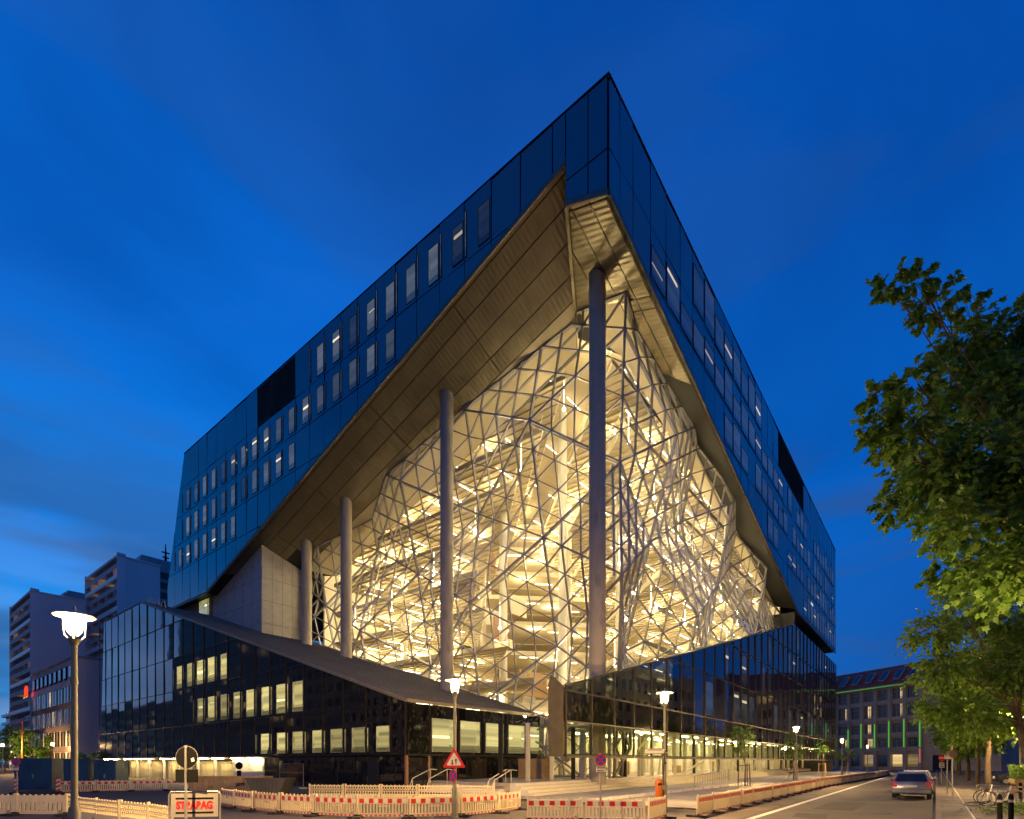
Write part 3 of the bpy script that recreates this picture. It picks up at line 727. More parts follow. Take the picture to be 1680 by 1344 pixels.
for side, tl in groups.items():
    bm = bmesh.new(); vm = {}
    def bv(P):
        key = (round(P.x, 3), round(P.y, 3), round(P.z, 3))
        if key not in vm: vm[key] = bm.verts.new(P)
        return vm[key]
    for t in tl:
        try: bm.faces.new([bv(p) for p in t])
        except ValueError: pass
    def cut(co, no):
        bmesh.ops.bisect_plane(bm, geom=bm.verts[:] + bm.edges[:] + bm.faces[:], plane_co=co, plane_no=no, clear_outer=True, dist=1e-4)
    if side == 'L':
        cut((0, 3.1, 41.9-.05), (-CL, .314, 1)); cut((0, 45.8, 0), (0, 1, 0))
        # roof of the lower left block only where it reaches
        cut((0, YC, 6.05+.22), (0, .316, -1)) if False else None
        for f in list(bm.faces):
            pass
    else:
        cut((0, 0, 37.9-.05), (.2303, -.34, 1)); cut((67, 0, 0), (1, 0, 0))
    cut((0, 0, GZ), (0, 0, -1))
    # split along the roof planes and drop what lies below
    if side == 'L':
        bmesh.ops.bisect_plane(bm, geom=bm.verts[:] + bm.edges[:] + bm.faces[:], plane_co=(0, YC, 0), plane_no=(0, 1, 0), dist=1e-4)
        bmesh.ops.bisect_plane(bm, geom=bm.verts[:] + bm.edges[:] + bm.faces[:], plane_co=(0, YC, 6.25), plane_no=(0, .316, -1), dist=1e-4)
        dele = [f for f in bm.faces if f.calc_center_median().y > YC and f.calc_center_median().z < ZROOF(f.calc_center_median().y)+.2]
    else:
        bmesh.ops.bisect_plane(bm, geom=bm.verts[:] + bm.edges[:] + bm.faces[:], plane_co=(13, 0, ZROOFR(13)-5), plane_no=(-.256, 0, 1), dist=1e-4)
        dele = [f for f in bm.faces if f.calc_center_median().x > 12 and f.calc_center_median().z < ZROOFR(f.calc_center_median().x)-5]
    bmesh.ops.delete(bm, geom=dele, context='FACES')
    bmesh.ops.dissolve_degenerate(bm, dist=1e-3, edges=bm.edges[:])
    # coplanar splits made by the cuts do not need a bar
    for f in bm.faces: panes.append([v.co.copy() for v in f.verts])
    for e in bm.edges:
        if not e.link_faces: continue
        p, q = e.verts[0].co.copy(), e.verts[1].co.copy()
        nrm = sum((f.normal for f in e.link_faces), Vector())
        key = tuple(sorted((tuple(round(x, 2) for x in p), tuple(round(x, 2) for x in q))))
        kind = 2 if len(e.link_faces) == 1 else (1 if on_fold(p, q) else 0)
        if abs(p.y-YC) < .01 and abs(q.y-YC) < .01 and side == 'L' and kind == 0: continue
        bars[key] = (p, q, nrm, kind)
    bm.free()
cam_l = Matrix.Rotation(-ANG, 4, 'Z') @ (Vector((0, 0, 2.05)) - OFF)
atr = MB(); atr.box(6.2, 6.6, 46.0, 46.4, ZROOF(46), ZL(46.2, 6.4)); atrium = atr.build('atrium_glazing', M['joint'], BLD)
def solid(a): return a/((1.0))
scored = []
for p in panes:
    c = sum(p, Vector())/len(p); n = (p[1]-p[0]).cross(p[2]-p[0]); ar = n.length/2
    if ar < 1e-3: continue
    d = c - cam_l; sc_ = ar*abs(n.normalized().dot(d.normalized()))/d.length_squared
    scored.append((sc_, p, n.normalized()))
scored.sort(key=lambda t: -t[0])
rest = MB()
for i, (s_, p, n) in enumerate(scored):
    c = sum(p, Vector())/len(p)
    pp = [c + (v-c)*.985 for v in p]
    b = MB() if i < 300 else rest
    b.face(pp)
    if i < 300: b.build('glass_pane', M['glass'], atrium)
if rest.f: rest.build('far_glass_panes', M['glass'], atrium)['kind'] = 'stuff'
bl = []
for p, q, nrm, kind in bars.values():
    c = (p+q)/2; d = c - cam_l; bl.append(((p-q).cross(d.normalized()).length/d.length*(1.6 if kind == 1 else 1), p, q, nrm, kind))
bl.sort(key=lambda t: -t[0])
restb = MB()
for i, (s_, p, q, nrm, kind) in enumerate(bl):
    if nrm.length < 1e-3: nrm = Vector((1, 1, 0))
    inn = nrm.normalized()
    if inn.dot(Vector((1, 1, 0))) < 0: inn = -inn
    wd, dp = ((.085, .18), (.125, .25), (.13, .28))[kind]
    off = inn*(dp/2 - .04)
    b = MB() if i < 300 else restb
    b.bar(p+off, q+off, wd, dp, inn)
    if i < 300: b.build('glazing_bar', M['bar'], atrium)
if restb.f: restb.build('far_glazing_bars', M['bar'], atrium)['kind'] = 'stuff'
# thick painted tubes behind the folds
inner = 0
for a, b_ in folds:
    c = (a+b_)/2
    lim = ZL(c.y, c.x) if c.y > yb(c.x) else ZR(c.y, c.x)
    if max(a.z, b_.z) > lim + 2.0 or (c.y > YC and min(a.z, b_.z) < ZROOF(c.y)-2.5) or c.y > 45 or c.x > 64 or max(a.z, b_.z) < 2: continue
    if c.y < 3 and c.x > 12 and c.z < ZROOFR(c.x)-2: continue
    if rng.random() < (.5 if c.y > yb(c.x) else .8): continue
    n = Vector((1, .12, 0)) if c.y > yb(c.x) else Vector((.12, 1, 0))
    b = MB(); b.tube(a + n*.75, b_ + n*.75, .115, .115, 8); o = b.build('inner_brace', M['brace'], atrium); shade_smooth(o, 50)

# ================================================================== atrium interior: terraces, columns, lights
LAMPS = []
def lamp(parent, x, y, z, w):                                          # the light a ceiling fitting gives off
    LAMPS.append(1)
    if len(LAMPS) % 2: return
    d = bpy.data.lights.new('fitting_light', 'POINT'); d.energy = w; d.color = (1, .78, .42); d.shadow_soft_size = .18
    link('fitting_light', d, parent, (x, y, z))
levels = [2.6, 6.0, 9.9, 13.7, 17.6, 21.5, 25.3, 29.0, 32.8, 36.6]
voidw = [2.0, 3.5, 6.0, 9.0, 12.0, 13.0, 11.0, 8.0, 5.0, 2.5]
XI, YI = 10.2, 5.6
slat = MB()
for lv, (z, V) in enumerate(zip(levels, voidw)):
    yA, yB, xB = XI - 3 + V, 45.5, 44
    polyL = clip_poly([(XI, YI), (xB, YI), (xB, yB), (XI, yB)], [(XI-1, yA-1), (xB+10, xB+10-3+V), (XI-1, 200)])
    polyR = clip_poly([(XI, YI), (66, YI), (66, 44), (XI, 44)], [(YI-1+3+V, YI-1), (200, YI-1), (44+10+3+V, 44+10)])
    for side, poly in (('L', polyL), ('R', polyR)):
        if side == 'L':                                                # stay under the sloping roof where the slab would poke out, and above the lower roof
            poly = [(x, y) for x, y in poly]
        if len(poly) < 3 or parea(poly) < 4 or (side == 'R' and lv == 0): continue
        b = MB(); b.prism([(x, y, z-.45) for x, y in poly], (0, 0, .45)); fl = b.build('terrace_floor', M['ceil'], BLD)
        # balustrade rail along the open edge
        # ceiling strips under the slab
        xs = [p[0] for p in poly]; ys = [p[1] for p in poly]
        k = 0; y = min(ys) + 1.6
        while y < max(ys) - 1:
            x = min(xs) + 1.5 + (k % 2)*1.6
            while x < max(xs) - 2.5:
                cl = [(x, y), (x+2.6, y), (x+2.6, y+.12), (x, y+.12)]
                q = clip_poly(cl, poly)
                inside = len(q) == 4 and abs(parea(q) - .312) < .02
                if inside and rng.random() < (.85 if x < 24 or y < 20 else .7):
                    s_ = MB(); s_.box(x, x+2.6, y, y+.05, z-.81, z-.77); lamp(s_.build('ceiling_light', M['strip'], fl), x+1.3, y, z-1.75, 400)
                x += 4.4
            y += 2.6; k += 1
        # slatted ceiling
        a = min(xs) + .4
        while a < min(max(xs), 34 if side == 'L' else 66):
            cl = clip_poly([(a, min(ys)), (a+.13, min(ys)), (a+.13, max(ys)), (a, max(ys))], poly)
            if len(cl) > 2 and parea(cl) > .1:
                y0, y1 = min(p[1] for p in cl), max(p[1] for p in cl); slat.box(a, a+.13, y0+.1, y1-.1, z-.60, z-.45)
            a += .95
        # front edge lips
        for (p, q) in zip(poly, poly[1:] + poly[:1]):
            if abs((q[0]-p[0])) > 2 and abs(q[1]-p[1]) > 2:
                b = MB(); b.bar((*p, z-.2), (*q, z-.2), .12, .56, (0, 0, 1)); b.bar((*p, z+1.05), (*q, z+1.05), .08, .06, (0, 0, 1)); b.build('balustrade', M['white'], fl)
for z in (9.9, 13.7, 17.6, 21.5, 25.3, 29.0, 32.8, 36.6):                 # galleries across the back of the void
    poly = clip_poly([(XI, YI), (66, YI), (66, 45.5), (XI, 45.5)], [(58-YI+abs(z-22)*.35, YI), (120, YI), (120, 120), (-20, 120), (XI, 58-XI+abs(z-22)*.35)])
    c1 = [p for p in poly]; b = MB(); b.prism([(x, y, z-.44) for x, y in c1], (0, 0, .43)); fl = b.build('gallery_floor', M['ceil'], BLD)
    for k in range(9):
        s0 = 60 + abs(z-22)*.35 + 2.5*(k % 3); x = 20 + 3.6*k; y = s0 - x
        if YI+1 < y < 44: b = MB(); b.bar((x, y, z-.55), (x+1.8, y-1.8, z-.55), .05, .05, (0, 0, 1)); lamp(b.build('ceiling_light', M['strip'], fl), x+.9, y-.9, z-1.7, 620)
    for (p, q) in zip(poly, poly[1:] + poly[:1]):
        if abs(q[0]-p[0]) > 2 and abs(q[1]-p[1]) > 2: b = MB(); b.bar((*p, z-.2), (*q, z-.2), .12, .56, (0, 0, 1)); b.bar((*p, z+1.05), (*q, z+1.05), .08, .06, (0, 0, 1)); b.build('balustrade', M['white'], fl)
for k in range(60):                                                # lamps under the top ceiling
    x, y = 12 + 5.2*(k % 10), 7.5 + 6.5*(k//10)
    b = MB(); b.box(x, x+2.6, y, y+.05, 40.0, 40.05); o = b.build('ceiling_light', M['strip'], BLD)
    if k % 2 == 0: lamp(o, x+1.3, y, 38.9, 1000)
slat.build('ceiling_slats', M['ceil'], BLD)['kind'] = 'stuff'
# interior ground, back walls
b = MB(); b.box(XI-4, 70, 4.2, 50, GZ-.35, GZ-.12); b.build('atrium_ground', M['floor_in'], BLD)
b = MB(); b.prism([(44, 45.5, GZ), (66, 22, GZ), (66, 22, 39), (44, 45.5, 39)], (.3, .3, 0)); b.box(9.5, 67, 46.6, 46.9, 0, 40); b.box(67, 67.3, 4.2, 46.6, 0, 40); b.build('back_wall', M['white'], BLD)
b = MB(); b.prism([(XI, YI, 40.4), (66, YI, 40.4), (66, 45.5, 40.4), (XI, 45.5, 40.4)], (0, 0, .4)); b.build('atrium_ceiling', M['ceil'], BLD)
# added pendant globes in the void, put in to light the slab edges
gm_ = emat('fill_globe', (1, .82, .5), 16.0); pr_ = random.Random(8)
for (x, y, z) in ((9.6, 9.5, 33), (9.3, 14, 29), (9.6, 20, 25), (9.6, 26, 22), (9.6, 33, 19.5), (9.6, 40, 19), (9.8, 12, 21), (9.8, 17, 15), (9.8, 24, 14), (10, 9, 12), (9.8, 30, 16), (13, 5.0, 30), (18, 4.8, 27), (24, 4.8, 25), (31, 4.8, 23.5), (38, 4.8, 22), (45, 4.8, 20.5), (14, 6.4, 20), (20, 6, 17), (27, 5.2, 17), (34, 5.0, 17), (12, 7.6, 26), (11, 8, 7), (15, 7.4, 11), (41, 5, 17)):
    b = MB(); b.lathe([(.03, .12), (.13, .08), (.15, 0), (.11, -.1), (.02, -.14)], 12); b.tube((0, 0, .12), (0, 0, 2.5), .012, .012, 4); o = b.build('fill_pendant', gm_, BLD, loc=(x, y, z))
    d = bpy.data.lights.new('fill_pendant_light', 'POINT'); d.energy = 620; d.color = (1, .78, .42); d.shadow_soft_size = .2; link('fill_pendant_light', d, o, (0, 0, -.5))
# columns of the interior
for (x, y) in ((14, 12.5), (14, 20), (14, 28), (14, 36), (23, 11), (31, 11), (39, 11), (47, 11), (55, 11), (22, 30), (30, 22), (40, 20), (22, 40), (14, 8.5), (30, 36), (50, 20)):
    top = 36.2 if y < 24 else 28
    b = MB(); b.tube((x, y, GZ-.1), (x, y, top), .42, .42, 14); o = b.build('interior_column', M['white'], BLD); shade_smooth(o, 40)
# rooms behind some terraces: partitions in wood, white and grey
for k in range(34):
    lv = rng.randrange(1, 8); z = levels[lv]
    if rng.random() < .5: x, y, w, d = rng.uniform(XI+3, 26), rng.uniform(16 + voidw[lv]*.8, 42), rng.uniform(2, 6), .25
    else: x, y, w, d = rng.uniform(16 + voidw[lv]*.8, 60), rng.uniform(YI+3, 20), .25, rng.uniform(2, 6)
    if lv < 5 and z < ZROOF(y)-1.5 and x < 12: continue
    b = MB(); b.box(x, x+w, y, y+d, z, z+rng.uniform(1.2, 3.0)); b.build('partition', [M['wood'], M['white'], M['white'], M['concrete_l']][rng.randrange(4)], BLD)
for k in range(46):                                                  # desks and shelves on the terraces near the glass
    lv = rng.randrange(1, 8); z = levels[lv]
    if rng.random() < .5: x, y = rng.uniform(XI+.8, 18), rng.uniform(14 + voidw[lv], 40)
    else: x, y = rng.uniform(16 + voidw[lv], 58), rng.uniform(YI+.8, 12)
    b = MB(); b.box(x, x+1.8, y, y+.8, z+.72, z+.76)
    for a in (0.05, 1.7): 
        for c in (.05, .7): b.box(x+a, x+a+.06, y+c, y+c+.06, z, z+.72)
    if k % 2: b.box(x+.2, x+1.6, y+.35, y+.4, z+.9, z+1.35)
    b.build('desk', M['wood'] if k % 3 else M['louver'], BLD)
ORD = ['first', 'second', 'third', 'fourth', 'fifth', 'sixth', 'seventh', 'eighth', 'ninth', 'tenth', 'eleventh', 'twelfth', 'thirteenth', 'fourteenth', 'fifteenth', 'sixteenth', 'seventeenth', 'eighteenth', 'nineteenth', 'twentieth'] + ['%dth' % k for k in range(21, 60)]
ORD[20:23] = ['twenty first', 'twenty second', 'twenty third']
# ================================================================== ground, street, plaza
M['asphalt'] = pmat('worn_asphalt', (.062, .052, .042), .8, 0, .3, .25, .5, 40, wear=((.085, .075, .06), .35, .56))
M['dirt'] = pmat('building_site_earth', (.115, .088, .058), .9, 0, .4, .4, .8, 5, wear=((.06, .05, .04), .5, .55))
M['plaza'] = pmat('plaza_concrete', (.33, .30, .25), .7, 0, .14, .5, .2, 8, wear=((.22, .19, .15), .3, .58))
M['paint'] = pmat('road_paint', (.55, .52, .42), .7, 0, .25, 2, wear=((.12, .10, .08), 3.0, .62))
M['granite'] = pmat('granite_slab', (.15, .13, .105), .75, 0, .25, 3, .2, 20, objvar=.28)
M['step'] = pmat('white_concrete_step', (.62, .57, .46), .6, 0, .08, 1)
M['cream'] = pmat('cream_barrier_plastic', (.64, .53, .33), .5, 0, .14, 1.5, objvar=.2, wear=((.30, .23, .13), 2.2, .60))
M['red'] = pmat('reflective_red', (.50, .022, .012), .35, 0, .15, 3)
M['whitef'] = pmat('reflective_white', (.60, .56, .48), .4, 0, .12, 3)
M['black'] = pmat('black_rubber', (.018, .018, .018), .8, 0, .2)
M['galv'] = pmat('galvanised_steel', (.30, .29, .27), .45, .7, .15, 4)
M['pole'] = pmat('grey_green_lamp_pole', (.20, .19, .14), .5, .3, .15, 3)
M['blue'] = pmat('blue_container_paint', (.015, .06, .13), .5, .1, .25, .8)
M['orange'] = pmat('orange_plastic', (.55, .13, .015), .45, 0, .1)
M['signback'] = pmat('sign_back_dark', (.008, .008, .008), .9, 0, .2, spec=.1)
M['signwhite'] = pmat('sign_white', (.68, .62, .52), .4, 0, .05)
M['signred'] = pmat('sign_red', (.55, .02, .02), .35, 0, .05)
M['signblue'] = pmat('sign_blue', (.02, .06, .40), .35, 0, .05)
M['tyre'] = M['black']
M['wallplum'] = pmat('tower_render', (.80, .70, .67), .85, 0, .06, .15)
M['bark'] = pmat('bark', (.085, .060, .038), .9, 0, .35, 3, .6, 8, stretch=(1, 1, .25))
def leaf_mat(name, a, b_):
    m, t, n, l, b = newmat(name); b.inputs['Roughness'].default_value = .5
    gi = n.new('ShaderNodeNewGeometry'); r = n.new('ShaderNodeValToRGB'); r.color_ramp.elements[0].color = (*a, 1); r.color_ramp.elements[1].color = (*b_, 1)
    l.new(gi.outputs['Random Per Island'], r.inputs[0]); l.new(r.outputs[0], b.inputs['Base Color'])
    tl = n.new('ShaderNodeBsdfTranslucent'); l.new(r.outputs[0], tl.inputs[0]); mx = n.new('ShaderNodeMixShader'); mx.inputs[0].default_value = .48
    l.new(b.outputs[0], mx.inputs[1]); l.new(tl.outputs[0], mx.inputs[2]); l.new(mx.outputs[0], n['Material Output'].inputs[0]); return m
M['leaf'] = leaf_mat('maple_leaf', (.07, .17, .02), (.14, .25, .04))
M['leaf2'] = leaf_mat('lime_leaf', (.085, .18, .02), (.16, .27, .03))

def struct(name, b, m, **k): return tag(b.build(name, m, **k), kind='structure')
def strip(name, q0, q1, p0, p1, z, m, n=1):
    b = MB()
    for i in range(n):
        a, c = p0 + (p1-p0)*i/n, p0 + (p1-p0)*(i+1)/n
        b.face([S(a, q0, z), S(c, q0, z), S(c, q1, z), S(a, q1, z)])
    if b.f and (Vector(b.v[1])-Vector(b.v[0])).cross(Vector(b.v[2])-Vector(b.v[1])).z < 0: b.f = [f[::-1] for f in b.f]
    return struct(name, b, m)
b = MB(); b.face([S(-400, -2500, -.03), S(3500, -2500, -.03), S(3500, 2500, -.03), S(-400, 2500, -.03)]); struct('ground', b, M['dirt'])
strip('road', 5.6, 0, -60, 320, -.01, M['asphalt'])
strip('road', 30, 5.6, -60, 21, -.014, M['asphalt'])
strip('road', 94, 30, -60, 16, -.014, M['asphalt'])
strip('road_marking', 5.35, 5.12, 6, 96, -.005, M['paint'])
def patch(name, u, v, w, d, z, m, rz=0):
    g_ = G(u, v); b = MB(); b.box(-w/2, w/2, -d/2, d/2, -.02, 0); return tag(b.build(name, m, None, loc=(g_.x, g_.y, z), rz=ANG+rz), kind='structure')
M['asphalt2'] = pmat('patched_asphalt', (.036, .031, .026), .85, 0, .25, .8, .5, 45)
patch('road_patch', 1380, 1322, 5.2, 1.5, -.004, M['asphalt2']); patch('road_patch', 1470, 1300, 7.5, 1.1, -.004, M['asphalt2']); patch('road_patch', 1330, 1338, 1.8, 1.1, -.004, M['asphalt2'], .1)
for (u, v) in ((1445, 1334), (1455, 1292)):
    g_ = G(u, v); b = MB(); b.lathe([(.36, -.02), (.36, 0), (.30, .002), (.29, -.004), (.02, -.004)], 24); tag(b.build('manhole_cover', pmat('cast_iron', (.05, .045, .04), .5, .6, .3, 8) if 'cast_iron' not in bpy.data.materials else bpy.data.materials['cast_iron'], None, loc=(g_.x, g_.y, 0)), 'round iron manhole cover in the road, ' + ('closer to the camera' if v > 1300 else 'farther up the street, left of the parked car'), 'manhole cover')
strip('verge', 7.4, 5.6, 8, 150, -.006, M['dirt'])
strip('plaza', 20.8, 7.6, 23, 150, .03, M['plaza'])
M['pslab'] = pmat('plaza_slab', (.34, .305, .25), .7, 0, .14, .9, .2, 10, objvar=.16, wear=((.2, .17, .13), .8, .6))
ps_ = MB(); ps_.box(-.79, .79, -.79, .79, 0, .03); ps_ = ps_.mesh('plaza_slab', M['pslab']); plaza_o = bpy.data.objects['plaza']
for i in range(24):
    for j in range(3): link('plaza_slab', ps_, plaza_o, S(24.6 + 1.62*i, 8.6 + 1.62*j, .032 + random.uniform(0, .006)), ANG + random.uniform(-.004, .004))
kb = MB(); o = S(0, 0)
kb.obox(S(60, -.09, .02), DR*120, DL*.09, Vector((0, 0, .10))); kerb = struct('kerb', kb, M['granite'])
b = MB(); b.obox(S(70, 7.5, .0), DR*47, DL*.07, Vector((0, 0, .07))); struct('kerb', b, M['granite'])
pv = MB(); pv.obox(S(150, -9.2, -.02), DR*180, DL*9.0, Vector((0, 0, .10))); pave = struct('pavement', pv, pmat('pavement_bed', (.09, .078, .06), .85, 0, .3, .8, .4, 12))
slabm = MB(); slabm.box(-.445, .445, -.445, .445, 0, .03); slabme = slabm.mesh('paving_slab', M['granite'])
for i in range(46):
    for j in range(4):
        o = link('paving_slab', slabme, pave, S(15.5 + .9*i + .3*(j % 2), (-.56 if j == 0 else -.62) - .9*j, .08 + random.uniform(0, .006)), ANG + random.uniform(-.006, .006))
sm = MB(); sm.box(-.2, .2, -.2, .2, 0, .03)
strip('tree_strip', -4.9, -7.2, 10, 140, .085, M['dirt'])
b = MB(); b.obox(S(70, -1.035, .10), DR*62, DL*.03, Vector((0, 0, .02))); struct('edging', b, M['whitef'])

# steps up to the lobby and the entrance steps between the two lower blocks
for k in range(4):
    b = MB(); z = GZ*(k+1)/4
    b.box(-4.6 + .0*k, 66, 2.4 + .45*k, 2.85 + .45*k + .02, .02, z - (.0 if k < 3 else .01)); b.build('step', M['step'], BLD)
for k in range(4):
    b = MB(); z = GZ*(k+1)/4; x = -5.6 + .5*k
    b.box(x, x+.5, 4.65, YC-.3, .02, z); b.build('step', M['step'], BLD)
b = MB(); b.box(-3.6, 10, 4.65, YC-.3, .02, GZ-.004); b.build('entrance_landing', M['floor_in'], BLD)
b = MB(); b.box(3.2, 4.6, 7.2, 9.6, GZ, 2.3); b.build('entrance_box', M['wood'], BLD)
curb = MB(); curb.box(-.85, .85, -.2, .2, 0, .14); curbme = curb.mesh('kerb_block', M['step'])
for k in range(14):
    if k == 0:
        pass
    o = link('kerb_block', curbme, None, S(24.5 + 2.0*k, 13.6, .03), ANG)
    tag(o, 'low white stone block, %s from the left in the line edging the plaza' % ORD[k], 'stone block', 'white stone blocks edging the plaza')

# ------------------------------------------------------------------ street lamps
def lamp_proto(label, loc):
    t = thing('street_lamp', label, 'street lamp', loc, 0, 'street lamps with glowing globes')
    b = MB(); b.lathe([(.15, 0), (.15, .06), (.11, .10), (.11, 1.05), (.075, 1.16), (.062, 1.25), (.055, 3.8), (.05, 4.45)], 14); b.lathe([(.066, 3.62), (.066, 3.7)], 12); b.lathe([(.07, 4.40), (.085, 4.46), (.12, 4.52)], 12); shade_smooth(b.build('pole', M['pole'], t))
    b = MB()
    for k in range(4):
        a = pi/4 + k*pi/2; b.path([(.09*cos(a), .09*sin(a), 4.5), (.17*cos(a), .17*sin(a), 4.6), (.185*cos(a), .185*sin(a), 4.95)], .012, 5)
    b.build('bracket', M['pole'], t)
    b = MB(); b.lathe([(.07, 4.60), (.115, 4.66), (.145, 4.75), (.15, 4.85), (.14, 4.95)], 20); shade_smooth(b.build('globe', M['lamp'], t))
    d = bpy.data.lights.new('lamp_light', 'POINT'); d.energy = 8000; d.color = (1, .62, .25); d.shadow_soft_size = .11; link('lamp_light', d, t, (0, 0, 4.8))
    b = MB(); b.lathe([(.34, 4.97), (.36, 4.99), (.22, 5.04), (.09, 5.09), (.03, 5.11), (.02, 5.18)], 24); shade_smooth(b.build('hat', M['pole'], t), 50)
    return t
lp0 = lamp_proto('tall street lamp nearest the camera, in front of the glazed facade at left', (-8.82, 10.75, 0))
for (x, y, lb) in ((-2.06, 19.2, 'street lamp carrying a triangular warning sign, before the dark corner of the building'),
                   (6.5, 22.7, 'street lamp with a street name plate and an orange bin on its pole'),
                   (24.0, 45.0, 'street lamp beside the second young tree on the plaza'),
                   (42.7, 69.0, 'street lamp on the plaza before the green lit old building'),
                   (64.0, 96.0, 'farthest street lamp of the row along the street'),
                   (-85, 89, 'street lamp at the far left edge near the dark trees'),
                   (-71.5, 83, 'street lamp before the brown apartment house'),
                   (-150, 160, 'distant street lamp left of the blue containers'),
                   (-139, 152, 'distant street lamp beside the orange mast'),
                   (31.1, 32.6, 'street lamp half hidden in the lit leaves of the street trees'), (12.6, 9.3, 'street lamp added out of view to light the large maple')):  # last lamp is unseen, added to light the maple and road
    copy_tree(lp0, None, (x, y, 0), None, lb)

# ------------------------------------------------------------------ road works barriers
def barrier_mesh(kind):
    fr = MB(); L = 1.96
    for x in (-L/2+.03, L/2-.03): fr.box(x-.03, x+.03, -.03, .03, .02, .84)
    if kind == 'red':
        for z0, z1 in ((.50, .535), (.70, .75), (.05, .10)): fr.box(-L/2+.06, L/2-.06, -.022, .022, z0, z1)
        n = 15
        for i in range(n):
            x = -L/2 + .12 + (L-.24)*i/(n-1); fr.box(x-.032, x+.032, -.02, .02, .17, .50)
        fr.box(-.18, .18, -.025, .025, .40, .47); fr.box(-L/2+.06, L/2-.06, -.02, .02, .13, .17)
    elif kind == 'slot':
        fr.box(-L/2+.06, L/2-.06, -.022, .022, .48, .76); fr.box(-L/2+.06, L/2-.06, -.022, .022, .04, .17)
        n = 11
        for i in range(n):
            x = -L/2 + .12 + (L-.24)*i/(n-1); fr.box(x-.055, x+.055, -.02, .02, .17, .48)
        fr.box(-.18, .18, -.024, .024, .2, .44)
    elif kind == 'lattice':
        fr.box(-L/2+.06, L/2-.06, -.022, .022, .72, .76); fr.box(-L/2+.06, L/2-.06, -.022, .022, .04, .30)
        n = 26
        for i in range(n):
            x = -L/2 + .1 + (L-.2)*i/(n-1)
            for z in (.44, .50, .58, .64): 
                if (i + int(z*50)) % 2: fr.box(x-.03, x+.03, -.016, .016, z, z+.05)
            if i % 2: fr.box(x-.02, x+.02, -.02, .02, .3, .42)
        for z in (.42, .55, .69): fr.box(-L/2+.06, L/2-.06, -.018, .018, z, z+.025)
    else:
        fr.box(-L/2+.06, L/2-.06, -.022, .022, .13, .52); fr.box(-L/2+.06, L/2-.06, -.022, .022, .70, .74)
        n = 14
        for i in range(n):
            x = -L/2 + .12 + (L-.24)*i/(n-1); fr.box(x-.02, x+.02, -.018, .018, .52, .70)
    for i in range(9):                                                # studs along the top
        x = -L/2 + .08 + (L-.16)*i/8; fr.box(x-.02, x+.02, -.02, .02, .74, .80)
    bd = MB()
    if kind in ('red', 'plain'):
        n = 10; w = (L-.12)/n
        for i in range(n):
            x = -L/2 + .06 + w*i
            if kind == 'red': bd.box(x, x+w, -.034, -.022, .54, .70, i % 2); 
            else: bd.box(x+w*.15, x+w*.8, -.03, -.02, .54, .69, 0)
            bd.box(x+w*.2, x+w*.75, -.034, -.026, .06, .11, 0)
        bd.box(-L/2+.06, L/2-.06, -.026, -.022, .055, .115, 1)
        if kind == 'plain': bd.box(-L/2+.06, L/2-.06, -.02, -.016, .53, .70, 1)
    ft = MB(); ft.prism([(-.11, -.40, .0), (.11, -.40, .0), (.11, .40, .0), (-.11, .40, .0)], (0, 0, .07)); ft.box(-.06, .06, -.06, .06, .07, .12)
    return fr.mesh('fence_panel', M['cream']), bd.mesh('reflective_board', [M['red'], M['whitef']]) if bd.f else None, ft.mesh('foot', M['black'])
BK = {k: barrier_mesh(k) for k in ('red', 'slot', 'lattice', 'plain')}
def barrier(kind, a, c, label, group, z=0):
    a = Vector(a[:2]); c = Vector(c[:2]); d = c - a; L = d.length
    t = thing('barrier', label, 'barrier', ((a.x+c.x)/2, (a.y+c.y)/2, z), atan2(d.y, d.x) + random.uniform(-.045, .045), group); t.rotation_euler[0] = random.uniform(-.035, .035)
    t.scale = (L/2.0, 1, 1)
    fr, bd, ft = BK[kind]
    link('fence_panel', fr, t)
    if bd: link('reflective_board', bd, t)
    for s in (-1, 1): link('foot', ft, t, (s*.92, 0, 0), random.uniform(-.15, .15))
    return t
def run(kind, pts, desc, group, far=False, seg=2.0):
    pts = [Vector(p[:2]) for p in pts]; L = sum((b_-a).length for a, b_ in zip(pts, pts[1:])); n = max(1, round(L/seg)); step = L/n
    def at(s):
        for a, b_ in zip(pts, pts[1:]):
            l = (b_-a).length
            if s <= l + 1e-6: return a + (b_-a)*(s/l)
            s -= l
        return pts[-1]
    for i in range(n):
        barrier(kind, at(i*step), at((i+1)*step), desc % ORD[i], group)
GR = 'road works barriers around the building site'
run('red', [G(u, v, .0) for u, v in ((362, 1322), (400, 1329), (462, 1335), (540, 1340), (625, 1343), (730, 1341), (803, 1337), (853, 1328))], 'red and white picket barrier, %s from the left in the long front row', GR)
barrier('red', (.5, 18.5), (2.45, 18.35), 'red and white picket barrier left of the no stopping sign, before the concrete column', GR)
barrier('red', (2.5, 18.3), (4.5, 17.95), 'red and white picket barrier directly behind the no stopping sign pole', GR)
barrier('plain', (4.6, 17.95), (5.6, 19.5), 'cream barrier turned away beside the lamp with the orange bin', GR)
run('plain', [(6.8, 19.7), (25.5, 43.6), (40, 60.5), (50, 72.2), (58, 82)], 'red topped cream barrier, %s from the near end of the row beside the road', GR, True)
run('red', [(-29.9, 35.2), (-27, 36.6), (-22.6, 38.4)], 'small red and white barrier behind the tall lamp pole, %s from the left', GR)
run('slot', [(-23.1, 20.6), (-17.1, 20.5)], 'cream barrier with upright slots at the left edge, %s from the left', GR)
run('lattice', [(-16.9, 20.3), (-15.0, 18.6), (-13.1, 17.4), (-11.4, 16.4), (-9.5, 15.0)], 'cream lattice barrier, %s from the left in the curve before the white board', GR)
